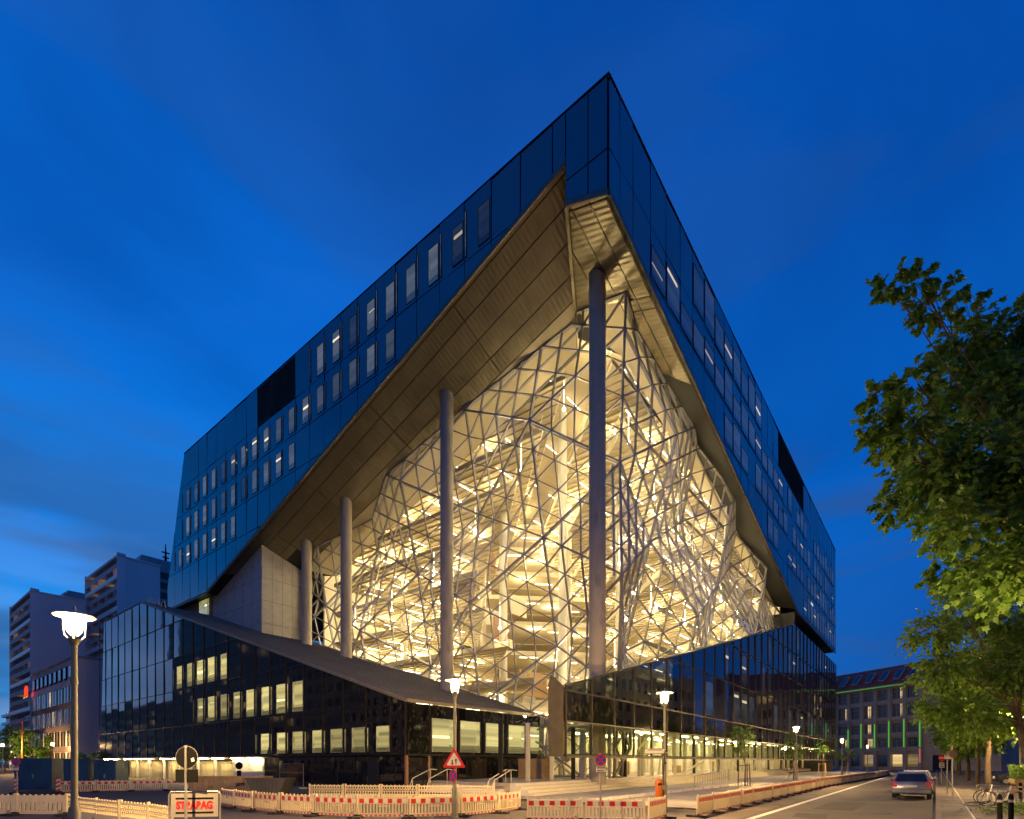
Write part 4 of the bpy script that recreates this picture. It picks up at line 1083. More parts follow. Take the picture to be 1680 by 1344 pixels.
run('lattice', [(-11.3, 29.6), (-5.9, 28.9), (-.9, 28.6)], 'shaded cream lattice barrier, %s from the left below the dark glass corner', GR)

# ------------------------------------------------------------------ signs
def disc(b, c, r, y, m, n=24, d=.004):
    pts = [(c[0] + r*cos(2*pi*k/n), y, c[1] + r*sin(2*pi*k/n)) for k in range(n)]; b.prism(pts, (0, d, 0), m)
def nostop(parent, z, r, rz=0):
    b = MB(); disc(b, (0, z), r, -.06, 0, 28, .012); disc(b, (0, z), r*.8, -.066, 1); 
    for s in (-1, 1):
        v = Vector((r*.56, 0, s*r*.56)); b.obox((0, -.068, z), v, Vector((0, .002, 0)), Vector((-s*.08*r, 0, .08*r)), 0)
    return b.build('no_stopping_disc', [M['signred'], M['signblue']], parent, rz=rz)
def plate(parent, x, z, w, h, mface, lines, name='plate', y=-.055):
    b = MB(); b.box(x-w/2, x+w/2, y, y+.01, z-h/2, z+h/2, 1); b.box(x-w/2+.018, x+w/2-.018, y-.004, y, z-h/2+.018, z+h/2-.018, 0)
    rg = random.Random(int(z*100))
    for i in range(lines):                                            # worn, unreadable print
        zz = z + h*.22 - i*h*.42; xx = x - w*.34
        while xx < x + w*.32:
            k = rg.uniform(.02, .05); b.box(xx, xx+k*.7, y-.006, y-.004, zz-h*.09, zz+h*.09, 2); xx += k
    return b.build(name, [mface, M['signback'], M['signback']], parent)
t = thing('warning_sign', 'red bordered triangular two way traffic sign above a round no stopping disc', 'traffic sign', (-2.06, 19.05, 0))
b = MB()
def tri(r, y, m, rounded=.03):
    pts = []
    for k in range(3):
        a = pi/2 + k*2*pi/3
        for e in (-.12, .12): pts.append((r*cos(a+e*.5), y, 2.08 + r*sin(a+e*.5)))
    b.prism(pts, (0, .008, 0), m)
tri(.44, -.07, 0); tri(.29, -.08, 1)
for s, x in ((-1, -.065), (1, .065)):
    b.box(x-.018, x+.018, -.086, -.08, 1.98, 2.12, 2); zt = 2.02 + s*.1
    b.prism([(x-.05, -.086, 2.05+s*.05), (x+.05, -.086, 2.05+s*.05), (x, -.086, 2.05+s*.12)], (0, .006, 0), 2)
b.build('triangle_plate', [M['signred'], M['signwhite'], M['signback']], t); nostop(t, 1.55, .235, -.85)
b = MB(); 
for z in (1.62, 1.95, 2.2): b.box(-.07, .07, -.05, .15, z, z+.02)
b.build('clamp', M['galv'], t)
def post_sign(label, loc, h, cat='traffic sign', r=.03): 
    t = thing('road_sign', label, cat, loc); b = MB(); b.tube((0, 0, 0), (0, 0, h), r, r, 10); b.build('pole', M['galv'], t); return t
t = post_sign('round no stopping sign above a small white plate on its own thin pole', (2.92, 17.6, 0), 2.35); nostop(t, 2.11, .19); plate(t, 0, 1.80, .37, .23, M['signwhite'], 2)
t = post_sign('round traffic sign seen from its black back above a square plate, behind the white board', (-8.93, 14.6, 0), 2.5, r=.035)
b = MB(); disc(b, (0, 2.17), .31, .04, 0, 32, .012); disc(b, (0, 2.17), .295, .036, 1, 32, .006); b.build('sign_back', [M['galv'], M['signback']], t)
b = MB(); b.box(-.31, .31, .04, .055, 1.48, 1.84); b.build('plate_back', M['signback'], t)
b = MB(); b.prism([(.14, .03, 2.05), (.22, .03, 2.07), (.2, .03, 2.17), (.12, .03, 2.14)], (0, .004, 0)); b.build('sticker', M['signwhite'], t)
t = post_sign('small round sign seen from the back before the white tarpaulin', (-18.4, 36.0, 0), 2.1); b = MB(); disc(b, (0, 1.78), .3, -.05, 0, 24); disc(b, (0, 1.78), .24, -.055, 1, 24); b.build('sign_face', [M['signwhite'], M['signback']], t); plate(t, 0, 1.25, .3, .4, M['signback'], 0)
t = post_sign('red ringed no stopping sign before the blue containers', (-28.4, 30.6, 0), 2.6); nostop(t, 2.04, .24); plate(t, 0, 1.66, .36, .26, M['signwhite'], 1)
t = post_sign('round sign seen from its grey back on the right pavement, behind the parked cars', (21.8, 26.4, .1), 2.75); b = MB(); disc(b, (0, 2.35), .23, -.05, 0, 8); disc(b, (0, 2.35), .205, -.055, 1, 8); b.build('sign_face', [M['signred'], pmat('grey_sign_back', (.16, .14, .15), .5, .3)], t)
t = post_sign('amber lit sign post with a small plate beside the row of tree trunks', (26.6, 32.6, .1), 2.5); plate(t, 0, 2.25, .5, .3, M['signwhite'], 1)
t = post_sign('red and white no entry sign beyond the pavement signs', (38.8, 48.2, .1), 2.5); b = MB(); disc(b, (0, 2.3), .33, -.05, 0); b.box(-.22, .22, -.06, -.05, 2.24, 2.36, 1); b.build('sign_face', [M['signred'], M['signwhite']], t); plate(t, 0, 1.65, .5, .5, M['signwhite'], 2)
t = thing('street_name_sign', 'long white street name plate high on the pole of the lamp with the bin', 'street sign', (6.5, 22.6, 0)); plate(t, -.45, 2.50, .92, .23, M['signwhite'], 1, 'name_plate'); b = MB(); b.box(-.1, .1, -.06, .1, 2.42, 2.45); b.build('clamp', M['galv'], t)
# litter bin
t = thing('litter_bin', 'orange litter bin hung on the lamp pole with the street plate', 'bin', (6.22, 22.55, .55)); b = MB(); b.lathe([(.13, 0), (.155, .04), (.165, .6), (.15, .7), (.10, .76), (.03, .78)], 18); shade_smooth(b.build('bin_body', M['orange'], t), 50); b = MB(); b.box(-.09, .09, -.175, -.13, .5, .6); b.build('slot', M['black'], t); b = MB(); b.box(.13, .24, -.03, .03, .3, .5); b.build('bracket', M['galv'], t)
t = thing('barrier_pole', 'thin black raised barrier arm standing beside the orange bin', 'boom', (6.34, 22.5, 0)); b = MB(); b.tube((0, 0, .0), (0, 0, .9), .05, .05); b.build('post', M['black'], t); b = MB(); b.tube((0, 0, .9), (.12, 0, 2.55), .03, .02); b.tube((.09, 0, 2.0), (.16, 0, 2.0), .05, .05); b.build('arm', M['black'], t)
# lettering board
def text_mesh(body, size, m, ext=.004, bold=.0):
    cu_ = bpy.data.curves.new('lettering', 'FONT'); cu_.body = body; cu_.size = size; cu_.extrude = ext; cu_.offset = bold; cu_.align_x = 'CENTER'; cu_.align_y = 'CENTER'
    tmp = bpy.data.objects.new('tmp_text', cu_); COL.objects.link(tmp); dg = bpy.context.evaluated_depsgraph_get()
    me = bpy.data.meshes.new_from_object(tmp.evaluated_get(dg)); bpy.data.objects.remove(tmp); me.materials.clear(); me.materials.append(m); me.name = 'lettering'; return me
t = thing('site_board', 'white board in a metal frame with bold red lettering between two dark bars', 'sign board', (-8.92, 15.0, .42), .22); t.scale = (.86, 1, 1)
b = MB(); b.box(-.70, .70, -.012, .012, .08, .74); b.build('board', pmat('greyish_white_board', (.27, .245, .22), .45, 0, .08, 2), t)
b = MB(); b.path([(-.74, 0, -.42), (-.76, 0, .70), (-.70, 0, .79), (.70, 0, .79), (.76, 0, .70), (.74, 0, -.42)], .026, 8); b.build('frame', M['galv'], t)
for z in (.20, .60):
    b = MB(); b.box(-.56, .56, -.02, -.012, z-.025, z+.025); b.build('bar', M['signback'], t)
o = link('lettering', text_mesh('STRABAG', .285, M['signred'], .004, .017), t, (0, -.018, .40)); o.rotation_euler = (pi/2, 0, 0); o.scale = (.88, 1, 1)
b = MB(); b.box(-.8, -.6, -.35, .35, -.42, -.34); b.box(.6, .8, -.35, .35, -.42, -.34); b.build('base', M['black'], t)
t = thing('warning_beacon', 'small red topped site lamp standing at the foot of the white board', 'site lamp', (-8.2, 14.6, 0)); b = MB(); b.lathe([(.12, 0), (.12, .12), (.05, .17)], 14); b.build('housing', M['cream'], t); b = MB(); b.lathe([(.05, .17), (.12, .2), (.12, .34), (.05, .4)], 16); b.build('lens', M['signred'], t)
# striped beacons
for (u, v, lb) in ((182/7.0, 1303, 'red and white striped guide beacon before the blue containers'), (95, 1303, 'red and white striped guide beacon at the end of the rear barrier row')):
    g_ = G(u, v); t = thing('guide_beacon', lb, 'beacon', g_); b = MB()
    for k in range(7): b.prism([(-.13, 0, .12+.13*k), (.13, 0, .22+.13*k), (.13, 0, .35+.13*k), (-.13, 0, .25+.13*k)], (0, .02, 0), k % 2)
    b.build('striped_blade', [M['signred'], M['signwhite']], t); b = MB(); b.box(-.25, .25, -.2, .2, 0, .12); b.build('foot', M['black'], t)

# ------------------------------------------------------------------ building site things
def skip(label, loc, rz, L, Wd, H, mt, number=None):
    t = thing('skip_container', label, 'skip', loc, rz); b = MB(); w = .02
    A = [(-L/2+.45, 0), (L/2-.45, 0), (L/2, H), (-L/2, H)]
    for y in (-Wd/2, Wd/2-.04): b.prism([(x, y, z+.08) for x, z in A], (0, .04, 0))
    b.prism([(-L/2+.45, -Wd/2, .08), (L/2-.45, -Wd/2, .08), (L/2-.45, Wd/2, .08), (-L/2+.45, Wd/2, .08)], (0, 0, .04))
    for s in (-1, 1): b.prism([(s*(L/2-.45), -Wd/2, .08), (s*L/2, -Wd/2, H+.08), (s*L/2, Wd/2, H+.08), (s*(L/2-.45), Wd/2, .08)], (-s*.04, 0, 0))
    b.build('tub', mt, t)
    b = MB(); b.box(-L/2-.02, L/2+.02, -Wd/2-.04, -Wd/2+.02, H+.02, H+.12)
    for k in range(7): x = -L/2+.5+(L-1)*k/6; b.box(x-.03, x+.03, -Wd/2-.04, -Wd/2, .1, H+.02)
    b.build('rim', mt, t)
    if number:
        o = link('lettering', text_mesh(number, .26, M['signback'], .003, .006), t, (L*.2, -Wd/2-.06, H*.62)); o.rotation_euler = (pi/2, 0, 0)
        b = MB()
        for k in range(6): b.prism([(L*.05+.16*k, -Wd/2-.05, .2), (L*.05+.16*k+.09, -Wd/2-.05, .2), (L*.05+.16*k+.15, -Wd/2-.05, .32), (L*.05+.16*k+.06, -Wd/2-.05, .32)], (0, .01, 0))
        b.build('hazard_stripe', M['signred'], t)
    return t
skip('cream skip container with a black number on its side', (-17.7, 33.6, 0), .1, 4.6, 1.8, 1.05, pmat('cream_skip_paint', (.36, .25, .13), .6, .1, .25, 1, wear=((.16, .09, .05), 1.6, .6)), '5079')
skip('grey skip container at the foot of the dark glass wall', (-14.2, 31.5, 0), .05, 2.3, 1.6, 1.0, pmat('grey_skip_paint', (.09, .085, .075), .6, .2, .25, 1))
for i, (x, w, h, lb) in enumerate(((-33.4, 2.2, 2.2, 'blue steel site container at the left edge of the site'), (-30.4, 1.5, 2.15, 'blue portable cabin with a grey door frame, middle of three'), (-28.4, 1.3, 2.1, 'narrow blue cabin closest to the tall lamp pole'))):
    t = thing('site_container', lb, 'container', (x, 37.2, 0), .25); b = MB(); b.box(-w/2, w/2, 0, 2.0, .08, h); b.build('body', M['blue'], t)
    b = MB()
    for k in range(int(w/.28)): b.box(-w/2+.1+.28*k, -w/2+.22+.28*k, -.035, 0, .2, h-.15)
    b.build('ribs', M['blue'], t)['kind'] = 'stuff'
    b = MB(); b.box(-w/2-.04, w/2+.04, -.05, 2.05, h, h+.09); b.build('roof', M['blue'], t)
    b = MB(); b.box(-.05, .05, -.06, -.03, .9, 1.2); b.build('handle', M['galv'], t)
t = thing('compressor', 'orange site machine with pale label behind the tall lamp pole', 'site machine', (-37.0, 46.0, 0), .3); b = MB(); b.box(-1.6, 1.6, -.7, .7, .55, 1.45); b.prism([(-1.6, -.7, 1.45), (1.6, -.7, 1.45), (1.3, -.7, 1.75), (-1.2, -.7, 1.75)], (0, 1.4, 0)); b.build('housing', M['orange'], t)
b = MB(); b.box(.5, 1.4, -.72, -.7, .9, 1.1); b.build('label_plate', M['signwhite'], t)
for x in (-.8, .8):
    b = MB(); b.tube((x, -.78, .35), (x, -.58, .35), .35, .35, 18); b.build('wheel', M['black'], t)
b = MB(); b.bar((1.6, 0, .6), (2.6, 0, .45), .1, .1, (0, 0, 1)); b.build('drawbar', M['galv'], t)
b = MB(); b.tube((0, 0, 0), (0, 0, 9.0), .11, .09, 8); tag(b.build('orange_mast', M['orange'], None, loc=(-84.5, 92.0, 0)), 'thin orange mast before the brown apartment house', 'mast')
# mesh construction fences
def site_fence(label, a, c):
    a, c = Vector(a), Vector(c); d = c-a; t = thing('mesh_fence', label, 'fence', a, atan2(d.y, d.x)); L = d.length; b = MB()
    for x in (0, L): b.tube((x, 0, .05), (x, 0, 1.9), .022, .022, 6)
    for z in (.12, 1.9, 1.2): b.tube((0, 0, z), (L, 0, z), .02, .02, 6)
    b.build('frame', M['galv'], t); b = MB(); k = .15
    while k < L: b.bar((k, 0, .12), (k, 0, 1.9), .006, .006, (0, 1, 0)); k += .15
    b.build('wire_mesh', M['galv'], t)['kind'] = 'stuff'
    for x in (.1, L-.1):
        b = MB(); b.box(x-.12, x+.12, -.3, .3, 0, .12); b.build('foot', M['concrete_l'], t)
pf = [G(150, 1303), G(240, 1302), G(330, 1303), G(420, 1303), G(505, 1304)]
site_fence('wire mesh site fence left of the lit wall, first panel', S(21.0, 58), S(21.2, 54.6)); site_fence('wire mesh site fence before the lit wall doors', S(21.2, 54.4), S(21.4, 51)); site_fence('wire mesh site fence right of the round black sign', S(21.4, 50.8), S(21.6, 47.4)); site_fence('wire mesh site fence before the white tarpaulin', S(21.6, 47.2), S(21.8, 43.6)); site_fence('wire mesh site fence before the dark glass', S(21.8, 41), S(21.8, 37.5))
# handrails
def handrail(label, pts, loc, rz, mt):
    t = thing('handrail', label, 'railing', loc, rz); b = MB(); b.path(pts, .03, 6); b.build('rail', mt, t)
    for x, y, z in pts[1:-1]:
        b = MB(); b.tube((x, y, z), (x, y, z-1.0), .022, .022, 6); b.build('post', mt, t)
def L2W(x, y, z=0): v = OFF + DR*x + DL*y; return Vector((v.x, v.y, z))
for (x, y, lb) in ((-6.0, 9.6, 'pale handrail on the entrance steps right of the warning sign'), (-6.3, 10.9, 'pale handrail half hidden behind the warning sign'), (-5.2, 5.2, 'pale handrail on the steps beside the bronze end of the right wing'), (-5.2, 4.75, 'pale handrail closest to the bronze end of the right wing')):
    handrail(lb, [(-.6, 0, .1), (-.2, 0, .95), (1.4, 0, 1.55), (2.0, 0, 1.5)], L2W(x, y), ANG, M['step'])
t = thing('ramp_railing', 'grey ramp railing with upright bars on the plaza beside the first young tree', 'railing', L2W(12.5, -1.0), ANG); b = MB(); b.path([(0, 0, 0), (0, 0, .9), (9, 0, 1.35), (9, 0, .2)], .03, 6); b.path([(0, 0, .3), (9, 0, .7)], .02, 6); b.build('rail', M['galv'], t)
for k in range(14):
    b = MB(); x = .6 + .62*k; b.tube((x, 0, .1), (x, 0, .93 + .05*x), .014, .014, 5); b.build('baluster', M['galv'], t)

# ------------------------------------------------------------------ cars
def car(label, loc, rz, paint, roofcol=None):
    t = thing('parked_car', label, 'car', loc, rz, 'cars parked along the right kerb')      # local: x forward, y left
    prof = [(-2.1, .42), (-2.14, .62), (-2.08, .86), (-1.98, .95), (1.0, .96), (1.7, .86), (2.08, .70), (2.16, .5), (2.1, .3), (-2.05, .3)]
    b = MB(); secs = []
    for y, k, dz in ((-.86, .985, 0), (-.80, 1, .015), (0, 1, .03), (.80, 1, .015), (.86, .985, 0)): secs.append([(x*k, y, z + (dz if z > .8 else 0)) for x, z in prof])
    n = len(prof)
    for s0, s1 in zip(secs, secs[1:]):
        for i in range(n): b.face([s0[i], s0[(i+1) % n], s1[(i+1) % n], s1[i]])
    b.face(secs[0][::-1]); b.face(secs[-1])
    body = b.build('body', paint, t); bm = bmesh.new(); bm.from_mesh(body.data); bmesh.ops.remove_doubles(bm, verts=bm.verts, dist=1e-4); bmesh.ops.recalc_face_normals(bm, faces=bm.faces); bm.to_mesh(body.data); bm.free(); shade_smooth(body, 35)
    gp = [(-2.0, .95), (-1.72, 1.40), (-1.2, 1.46), (.2, 1.44), (.95, .97)]
    b = MB(); m0 = [(x, -.78 if z < 1 else -.60, z) for x, z in gp]; m1 = [(x, .78 if z < 1 else .60, z) for x, z in gp]
    for i in range(4): b.face([m0[i], m0[i+1], m1[i+1], m1[i]], 0)
    b.face(m0[::-1]); b.face(m1); b.build('cabin_glass', pmat('car_glass', (.012, .014, .018), .06, 0, 0) if 'car_glass' not in bpy.data.materials else bpy.data.materials['car_glass'], t)
    b = MB(); b.prism([(-1.72, -.6, 1.405), (-1.2, -.6, 1.465), (.2, -.6, 1.445), (.2, .6, 1.445), (-1.2, .6, 1.465), (-1.72, .6, 1.405)], (0, 0, .03)); b.build('roof', roofcol or paint, t)
    b = MB()
    for s in (-1, 1):
        b.bar((-2.0, s*.78, .95), (-1.72, s*.6, 1.42), .07, .06, (0, s, 0)); b.bar((.95, s*.78, .97), (.2, s*.6, 1.45), .06, .05, (0, s, 0)); b.bar((-.5, s*.785, .96), (-.45, s*.605, 1.45), .08, .04, (0, s, 0))
    b.build('pillars', paint, t)
    for s in (-1, 1):
        b = MB(); b.prism([(-2.09, s*.86, .66), (-2.09, s*.62, .66), (-1.99, s*.66, .98), (-1.99, s*.86, .98)], (-.05, 0, 0)); b.build('tail_light', M['signred'], t)
        b = MB(); b.tube((-.0, s*.9, 1.0), (.0, s*1.02, 1.02), .06, .07, 8); b.build('wing_mirror', paint, t)
        for x in (-1.3, 1.35):
            b = MB(); b.tube((x, s*.66, .31), (x, s*.88, .31), .31, .31, 20); w = b.build('wheel', M['black'], t); b = MB(); b.tube((x, s*.85, .31), (x, s*.89, .31), .19, .19, 14); b.build('rim', M['galv'], w)
    b = MB(); b.box(-2.2, -2.05, -.84, .84, .36, .52); b.build('bumper', paint, t)
    b = MB(); b.box(-2.155, -2.13, -.26, .26, .66, .77); b.build('number_plate', M['signwhite'], t)
    return t
silver = pmat('silver_car_paint', (.26, .26, .28), .28, .6, .05)
car('silver estate car parked at the kerb, seen from behind', S(38.5, 1.05), ANG, silver)
car('car with a pale roof parked directly ahead of the silver estate', S(44.4, 1.0), ANG, pmat('white_car_paint', (.55, .53, .48), .3, .1, .03))
car('distant dark car parked beyond the pale roofed one', S(62, -6.0, .1), ANG+1.57, pmat('dark_car_paint', (.03, .03, .035), .25, .4, .03))

# ------------------------------------------------------------------ bikes, racks, bollards, planter
def rack(label, p, q):
    t = thing('bike_rack', label, 'bike rack', S(p, q, .1), ANG+1.57, 'steel bike hoops on the right pavement'); b = MB(); pts = [(-.4, 0, 0), (-.4, 0, .62)] + [(-.4 + .16*(1-cos(a)), 0, .62+.16*sin(a)) for a in (pi/6, pi/3, pi/2)]
    pts += [(-x, 0, z) for x, y, z in reversed(pts)]; b.path(pts, .027, 8); b.build('hoop', M['galv'], t); return t
for k in range(5): rack(('nearest', 'second', 'third', 'fourth', 'farthest')[k] + ' steel bike hoop of the row behind the bollards', 29.6 + 1.7*k, -2.4 + .09*k)
def bike(label, loc, rz, tilt, paint):
    t = thing('bicycle', label, 'bicycle', loc); t.rotation_euler = (tilt, 0, rz); R_ = .34
    def ring(b, cx, r, w, n=26):
        pts = [(cx + r*cos(2*pi*k/n), 0, R_ + r*sin(2*pi*k/n)) for k in range(n+1)]; b.path(pts, w, 5)
    for cx in (-.52, .52):
        b = MB(); ring(b, cx, R_-.02, .02); w = b.build('wheel', M['black'], t); b = MB()
        for k in range(9): a = 2*pi*k/9; b.tube((cx, 0, R_), (cx+(R_-.03)*cos(a), 0, R_+(R_-.03)*sin(a)), .004, .004, 4)
        b.build('spokes', M['galv'], w)
    b = MB(); A, B, C_, D = (-.52, 0, R_), (-.12, 0, .3), (-.25, 0, .82), (.36, 0, .8)
    for p_, q_ in ((A, B), (A, C_), (B, C_), (C_, D), (B, (.38, 0, .7)), (D, (.52, 0, R_)), (C_, (-.28, 0, .92)), (D, (.33, 0, .98))): b.tube(p_, q_, .018, .018, 6)
    b.build('frame', paint, t); b = MB(); b.prism([(-.42, -.07, .93), (-.42, .07, .93), (-.15, .02, .95), (-.15, -.02, .95)], (0, 0, .05)); b.build('saddle', M['black'], t)
    b = MB(); b.path([(.25, -.28, 1.0), (.33, -.1, .99), (.33, .1, .99), (.25, .28, 1.0)], .014, 6); b.build('handlebar', M['black'], t)
    b = MB(); b.tube((-.12, -.05, .3), (-.12, .05, .3), .09, .09, 12); b.tube((-.12, -.08, .3), (-.02, -.08, .16), .012, .012, 5); b.build('crank', M['galv'], t)
bike('dark bicycle lying on its side before the bike hoops', S(30.2, -1.5, .14), ANG+.9, 1.35, M['louver'])
bike('silver bicycle leaning on the bike hoops', S(31.0, -2.25, .1), ANG+1.45, .12, silver)
bike('blue bicycle parked among the bike hoops behind the silver one', S(32.8, -2.2, .1), ANG+1.7, -.1, M['blue'])
for k, (p, q) in enumerate(((22.95, -1.6), (23.2, -1.88), (33.5, -3.2), (36.5, -3.3))):
    t = thing('bollard', ('front left bollard of the pair before the bicycles', 'front right bollard of the pair before the bicycles', 'single bollard right of the bicycles', 'bollard behind the bike hoops near the tree')[k], 'bollard', S(p, q, .1)); b = MB(); b.lathe([(.07, 0), (.07, .82), (.05, .9), (.02, .92)], 12); shade_smooth(b.build('post', M['signback'], t)); b = MB(); b.lathe([(.072, .66), (.072, .74)], 12); b.build('band', M['galv'], t)

# ------------------------------------------------------------------ trees
def leaf_pts(kind, s):
    if kind == 'maple':
        return [(0, -.05), (.18, .0), (.46, .12), (.30, .30), (.50, .58), (.22, .56), (0, 1.0), (-.22, .56), (-.50, .58), (-.30, .30), (-.46, .12), (-.18, 0)]
    return [(0, 0), (.30, .42), (0, 1), (-.30, .42)]
def leaves_into(b, rg, base, d, size, kind, droop):
    """one leaf hanging from base, pointing along d with droop"""
    d = (d + Vector((0, 0, -droop))).normalized(); sd = d.cross(Vector((0, 0, 1)))
    if sd.length < .05: sd = Vector((1, 0, 0))
    sd.normalize(); n = sd.cross(d).normalized(); a = rg.uniform(-.9, .9); sd2 = sd*cos(a) + n*sin(a); s = size*rg.uniform(.65, 1.2); cv = sd2.cross(d)*(.12*s)
    pts = [base + sd2*(x*s) + d*(y*s) - cv*(abs(x)*2) for x, y in leaf_pts(kind, s)]
    b.face(pts)
def crown_mesh(rg, clusters, dens, size, kind, droop=.5):
    b = MB(); tw = MB()
    for (c, r) in clusters:
        n = int(dens*r*r*r**.2)
        for i in range(n):
            v = Vector((rg.gauss(0, 1), rg.gauss(0, 1), rg.gauss(0, .75))).normalized()
            L = r*rg.uniform(.55, 1.08); p0 = c + v*(L*.35); p1 = c + v*L + Vector((0, 0, -.12*L)); mid = (p0+p1)/2 + Vector((0, 0, .08*L))
            if i % 3 == 0: tw.tube(p0, mid, .012, .008, 4, 0, False); tw.tube(mid, p1, .008, .004, 4, 0, False)
            m_ = rg.randrange(7, 12)
            for k in range(m_):
                f = .25 + .8*k/m_; q = p0*(1-f)*(1-f) + mid*2*f*(1-f) + p1*f*f
                q = q + Vector((rg.gauss(0, .05), rg.gauss(0, .05), rg.gauss(0, .04)))*r
                dd = v + Vector((rg.uniform(-1, 1), rg.uniform(-1, 1), rg.uniform(-.6, .3)))
                leaves_into(b, rg, q, dd.normalized(), size, kind, droop)
    return b, tw
def tree(label, base, trunk_h, r0, clusters, dens, size, kind, mt, seed, name='street_tree', group=None, tilt=(0, 0)):
    rg = random.Random(seed); t = thing(name, label, 'tree', base, 0, group); base = Vector(base)
    b = MB(); top = Vector((tilt[0], tilt[1], trunk_h)); pr = Vector((0, 0, 0)); rr = r0
    for k in range(1, 6):
        q = top*(k/5) + Vector((rg.uniform(-.05, .05), rg.uniform(-.05, .05), 0))*trunk_h*.25; r2 = r0*(1-.09*k); b.tube(pr, q, rr, r2, 10, 0, k == 5); pr, rr = q, r2
    for (c, r) in clusters:
        e = Vector(c); s = top*rg.uniform(.72, 1.0); mid = s*.5 + e*.5 + Vector((rg.uniform(-.3, .3), rg.uniform(-.3, .3), .35)); w = max(.03, r0*.36*min(1, r/1.6))
        b.tube(s, mid, w, w*.7, 6, 0, False); b.tube(mid, e, w*.7, w*.25, 6, 0, False)
        for k in range(3):
            v = Vector((rg.uniform(-1, 1), rg.uniform(-1, 1), rg.uniform(-.2, .8))); b.tube(mid*.35 + e*.65, e + v*r*.5, w*.3, .01, 5, 0, False)
    shade_smooth(b.build('trunk', M['bark'], t), 60)
    cb, tw = crown_mesh(rg, [(Vector(c), r) for c, r in clusters], dens, size, kind)
    cr = cb.build('crown', mt, t); tag(cr, kind='stuff')
    tw.build('twigs', M['bark'], t)['kind'] = 'stuff'
    return t
def at(u, v, y): return Vector(((u-840)/875*y, y, 2.05+(1250-v)/875*y))
rgn = random.Random(5)
near_base = Vector((15.3, 15.0, .08))
ncl = []
for (u, v, r) in ((1463, 468, .62), (1505, 462, .6), (1530, 500, .8), (1585, 500, .55), (1585, 560, 1.0), (1640, 560, 1.3), (1447, 652, .65), (1505, 630, .8), (1560, 640, 1.0), (1610, 650, 1.4), (1670, 640, 1.6), (1455, 735, .62), (1520, 735, 1.0), (1600, 760, 1.5), (1462, 828, .62), (1520, 830, .85), (1560, 850, .9), (1620, 860, 1.4), (1680, 800, 1.6), (1700, 600, 1.7), (1735, 700, 2.0), (1590, 935, .9), (1640, 960, 1.2), (1690, 930, 1.4), (1548, 945, .55), (1440, 700, .6), (1490, 695, .9), (1478, 782, .8), (1540, 780, 1.0)):
    y = 15 + rgn.uniform(-1.6, 1.6); ncl.append((at(u, v, y) - near_base, r))
tree('large maple at the right edge with dark lobed leaves against the sky', near_base, 8.6, .26, ncl, 62, .20, 'maple', M['leaf'], 3, 'maple_tree')
b2 = Vector((S(35.8, -3.8).x, S(35.8, -3.8).y, .08)); cl2 = []
for (u, v, r) in ((1528, 1040, 1.3), (1580, 1010, 1.6), (1650, 1020, 1.9), (1540, 1100, 1.3), (1600, 1090, 1.6), (1670, 1100, 1.8), (1535, 1160, 1.1), (1590, 1170, 1.4), (1650, 1175, 1.5), (1700, 1050, 2), (1560, 960, 1.1), (1620, 950, 1.5)):
    cl2.append((at(u, v, 25.8 + rgn.uniform(-2, 2)) - b2, r))
tree('leafy street tree lit yellow green above the bicycles', b2, 4.6, .2, cl2, 60, .25, 'quad', M['leaf2'], 4, group='street trees on the right pavement', tilt=(-.7, .3))
for i, p in enumerate((48, 61, 74, 88, 103, 120)):
    rg = random.Random(40+i); q = -2.7 + rg.uniform(-.4, .3); bs = S(p, q, .08); cl = []
    for k in range(13):
        a = rg.uniform(0, 2*pi); rad = rg.uniform(.6, 3.1); cl.append((Vector((cos(a)*rad, sin(a)*rad, rg.uniform(4.2, 9.8) - rad*.25)), rg.uniform(1.1, 1.9)))
    tree(('second street tree from the front, above the sign posts', 'third street tree of the right hand row', 'fourth street tree of the right hand row', 'fifth street tree of the right hand row', 'sixth street tree of the right hand row', 'farthest street tree, before the old stone building')[i], bs, 4.4, .19, cl, (34, 26, 20, 16, 13, 11)[i], (.28, .32, .36, .4, .45, .5)[i], 'quad', M['leaf2'], 60+i, group='street trees on the right pavement')
for i, (x, y, lb) in enumerate(((19.1, 43.7, 'first young tree on the plaza, tied to dark stakes'), (29.6, 56, 'second young tree on the plaza, below a bright lamp'), (42, 72, 'third young tree on the plaza'), (51, 81.5, 'fourth young tree, before the green lit building'))):
    rg = random.Random(80+i); cl = [(Vector((rg.uniform(-.8, .8), rg.uniform(-.8, .8), rg.uniform(2.5, 4.6))), rg.uniform(.45, .8)) for k in range(8)]
    tree(lb, (x, y, .03), 2.6, .06, cl, 34, .2, 'quad', M['leaf'] if i % 2 == 0 else M['leaf2'], 90+i, 'young_tree', 'young staked trees on the plaza')
    for k in range(3):
        a = k*2*pi/3 + .4; b = MB(); b.tube((x+.55*cos(a), y+.55*sin(a), 0), (x+.5*cos(a), y+.5*sin(a), 1.9), .04, .04, 8)
        if k == 0: sup = thing('tree_support', 'three stake wooden frame around the ' + ('first', 'second', 'third', 'fourth')[i] + ' young tree on the plaza', 'tree support', (0, 0, 0), 0, 'tree supports on the plaza')
        b.build('stake', M['wood'] if i else M['bark'], sup)
        a2 = a + 2*pi/3; b = MB(); b.bar((x+.5*cos(a), y+.5*sin(a), 1.75), (x+.5*cos(a2), y+.5*sin(a2), 1.75), .07, .05, (0, 0, 1)); b.build('crossbar', M['wood'] if i else M['bark'], sup)
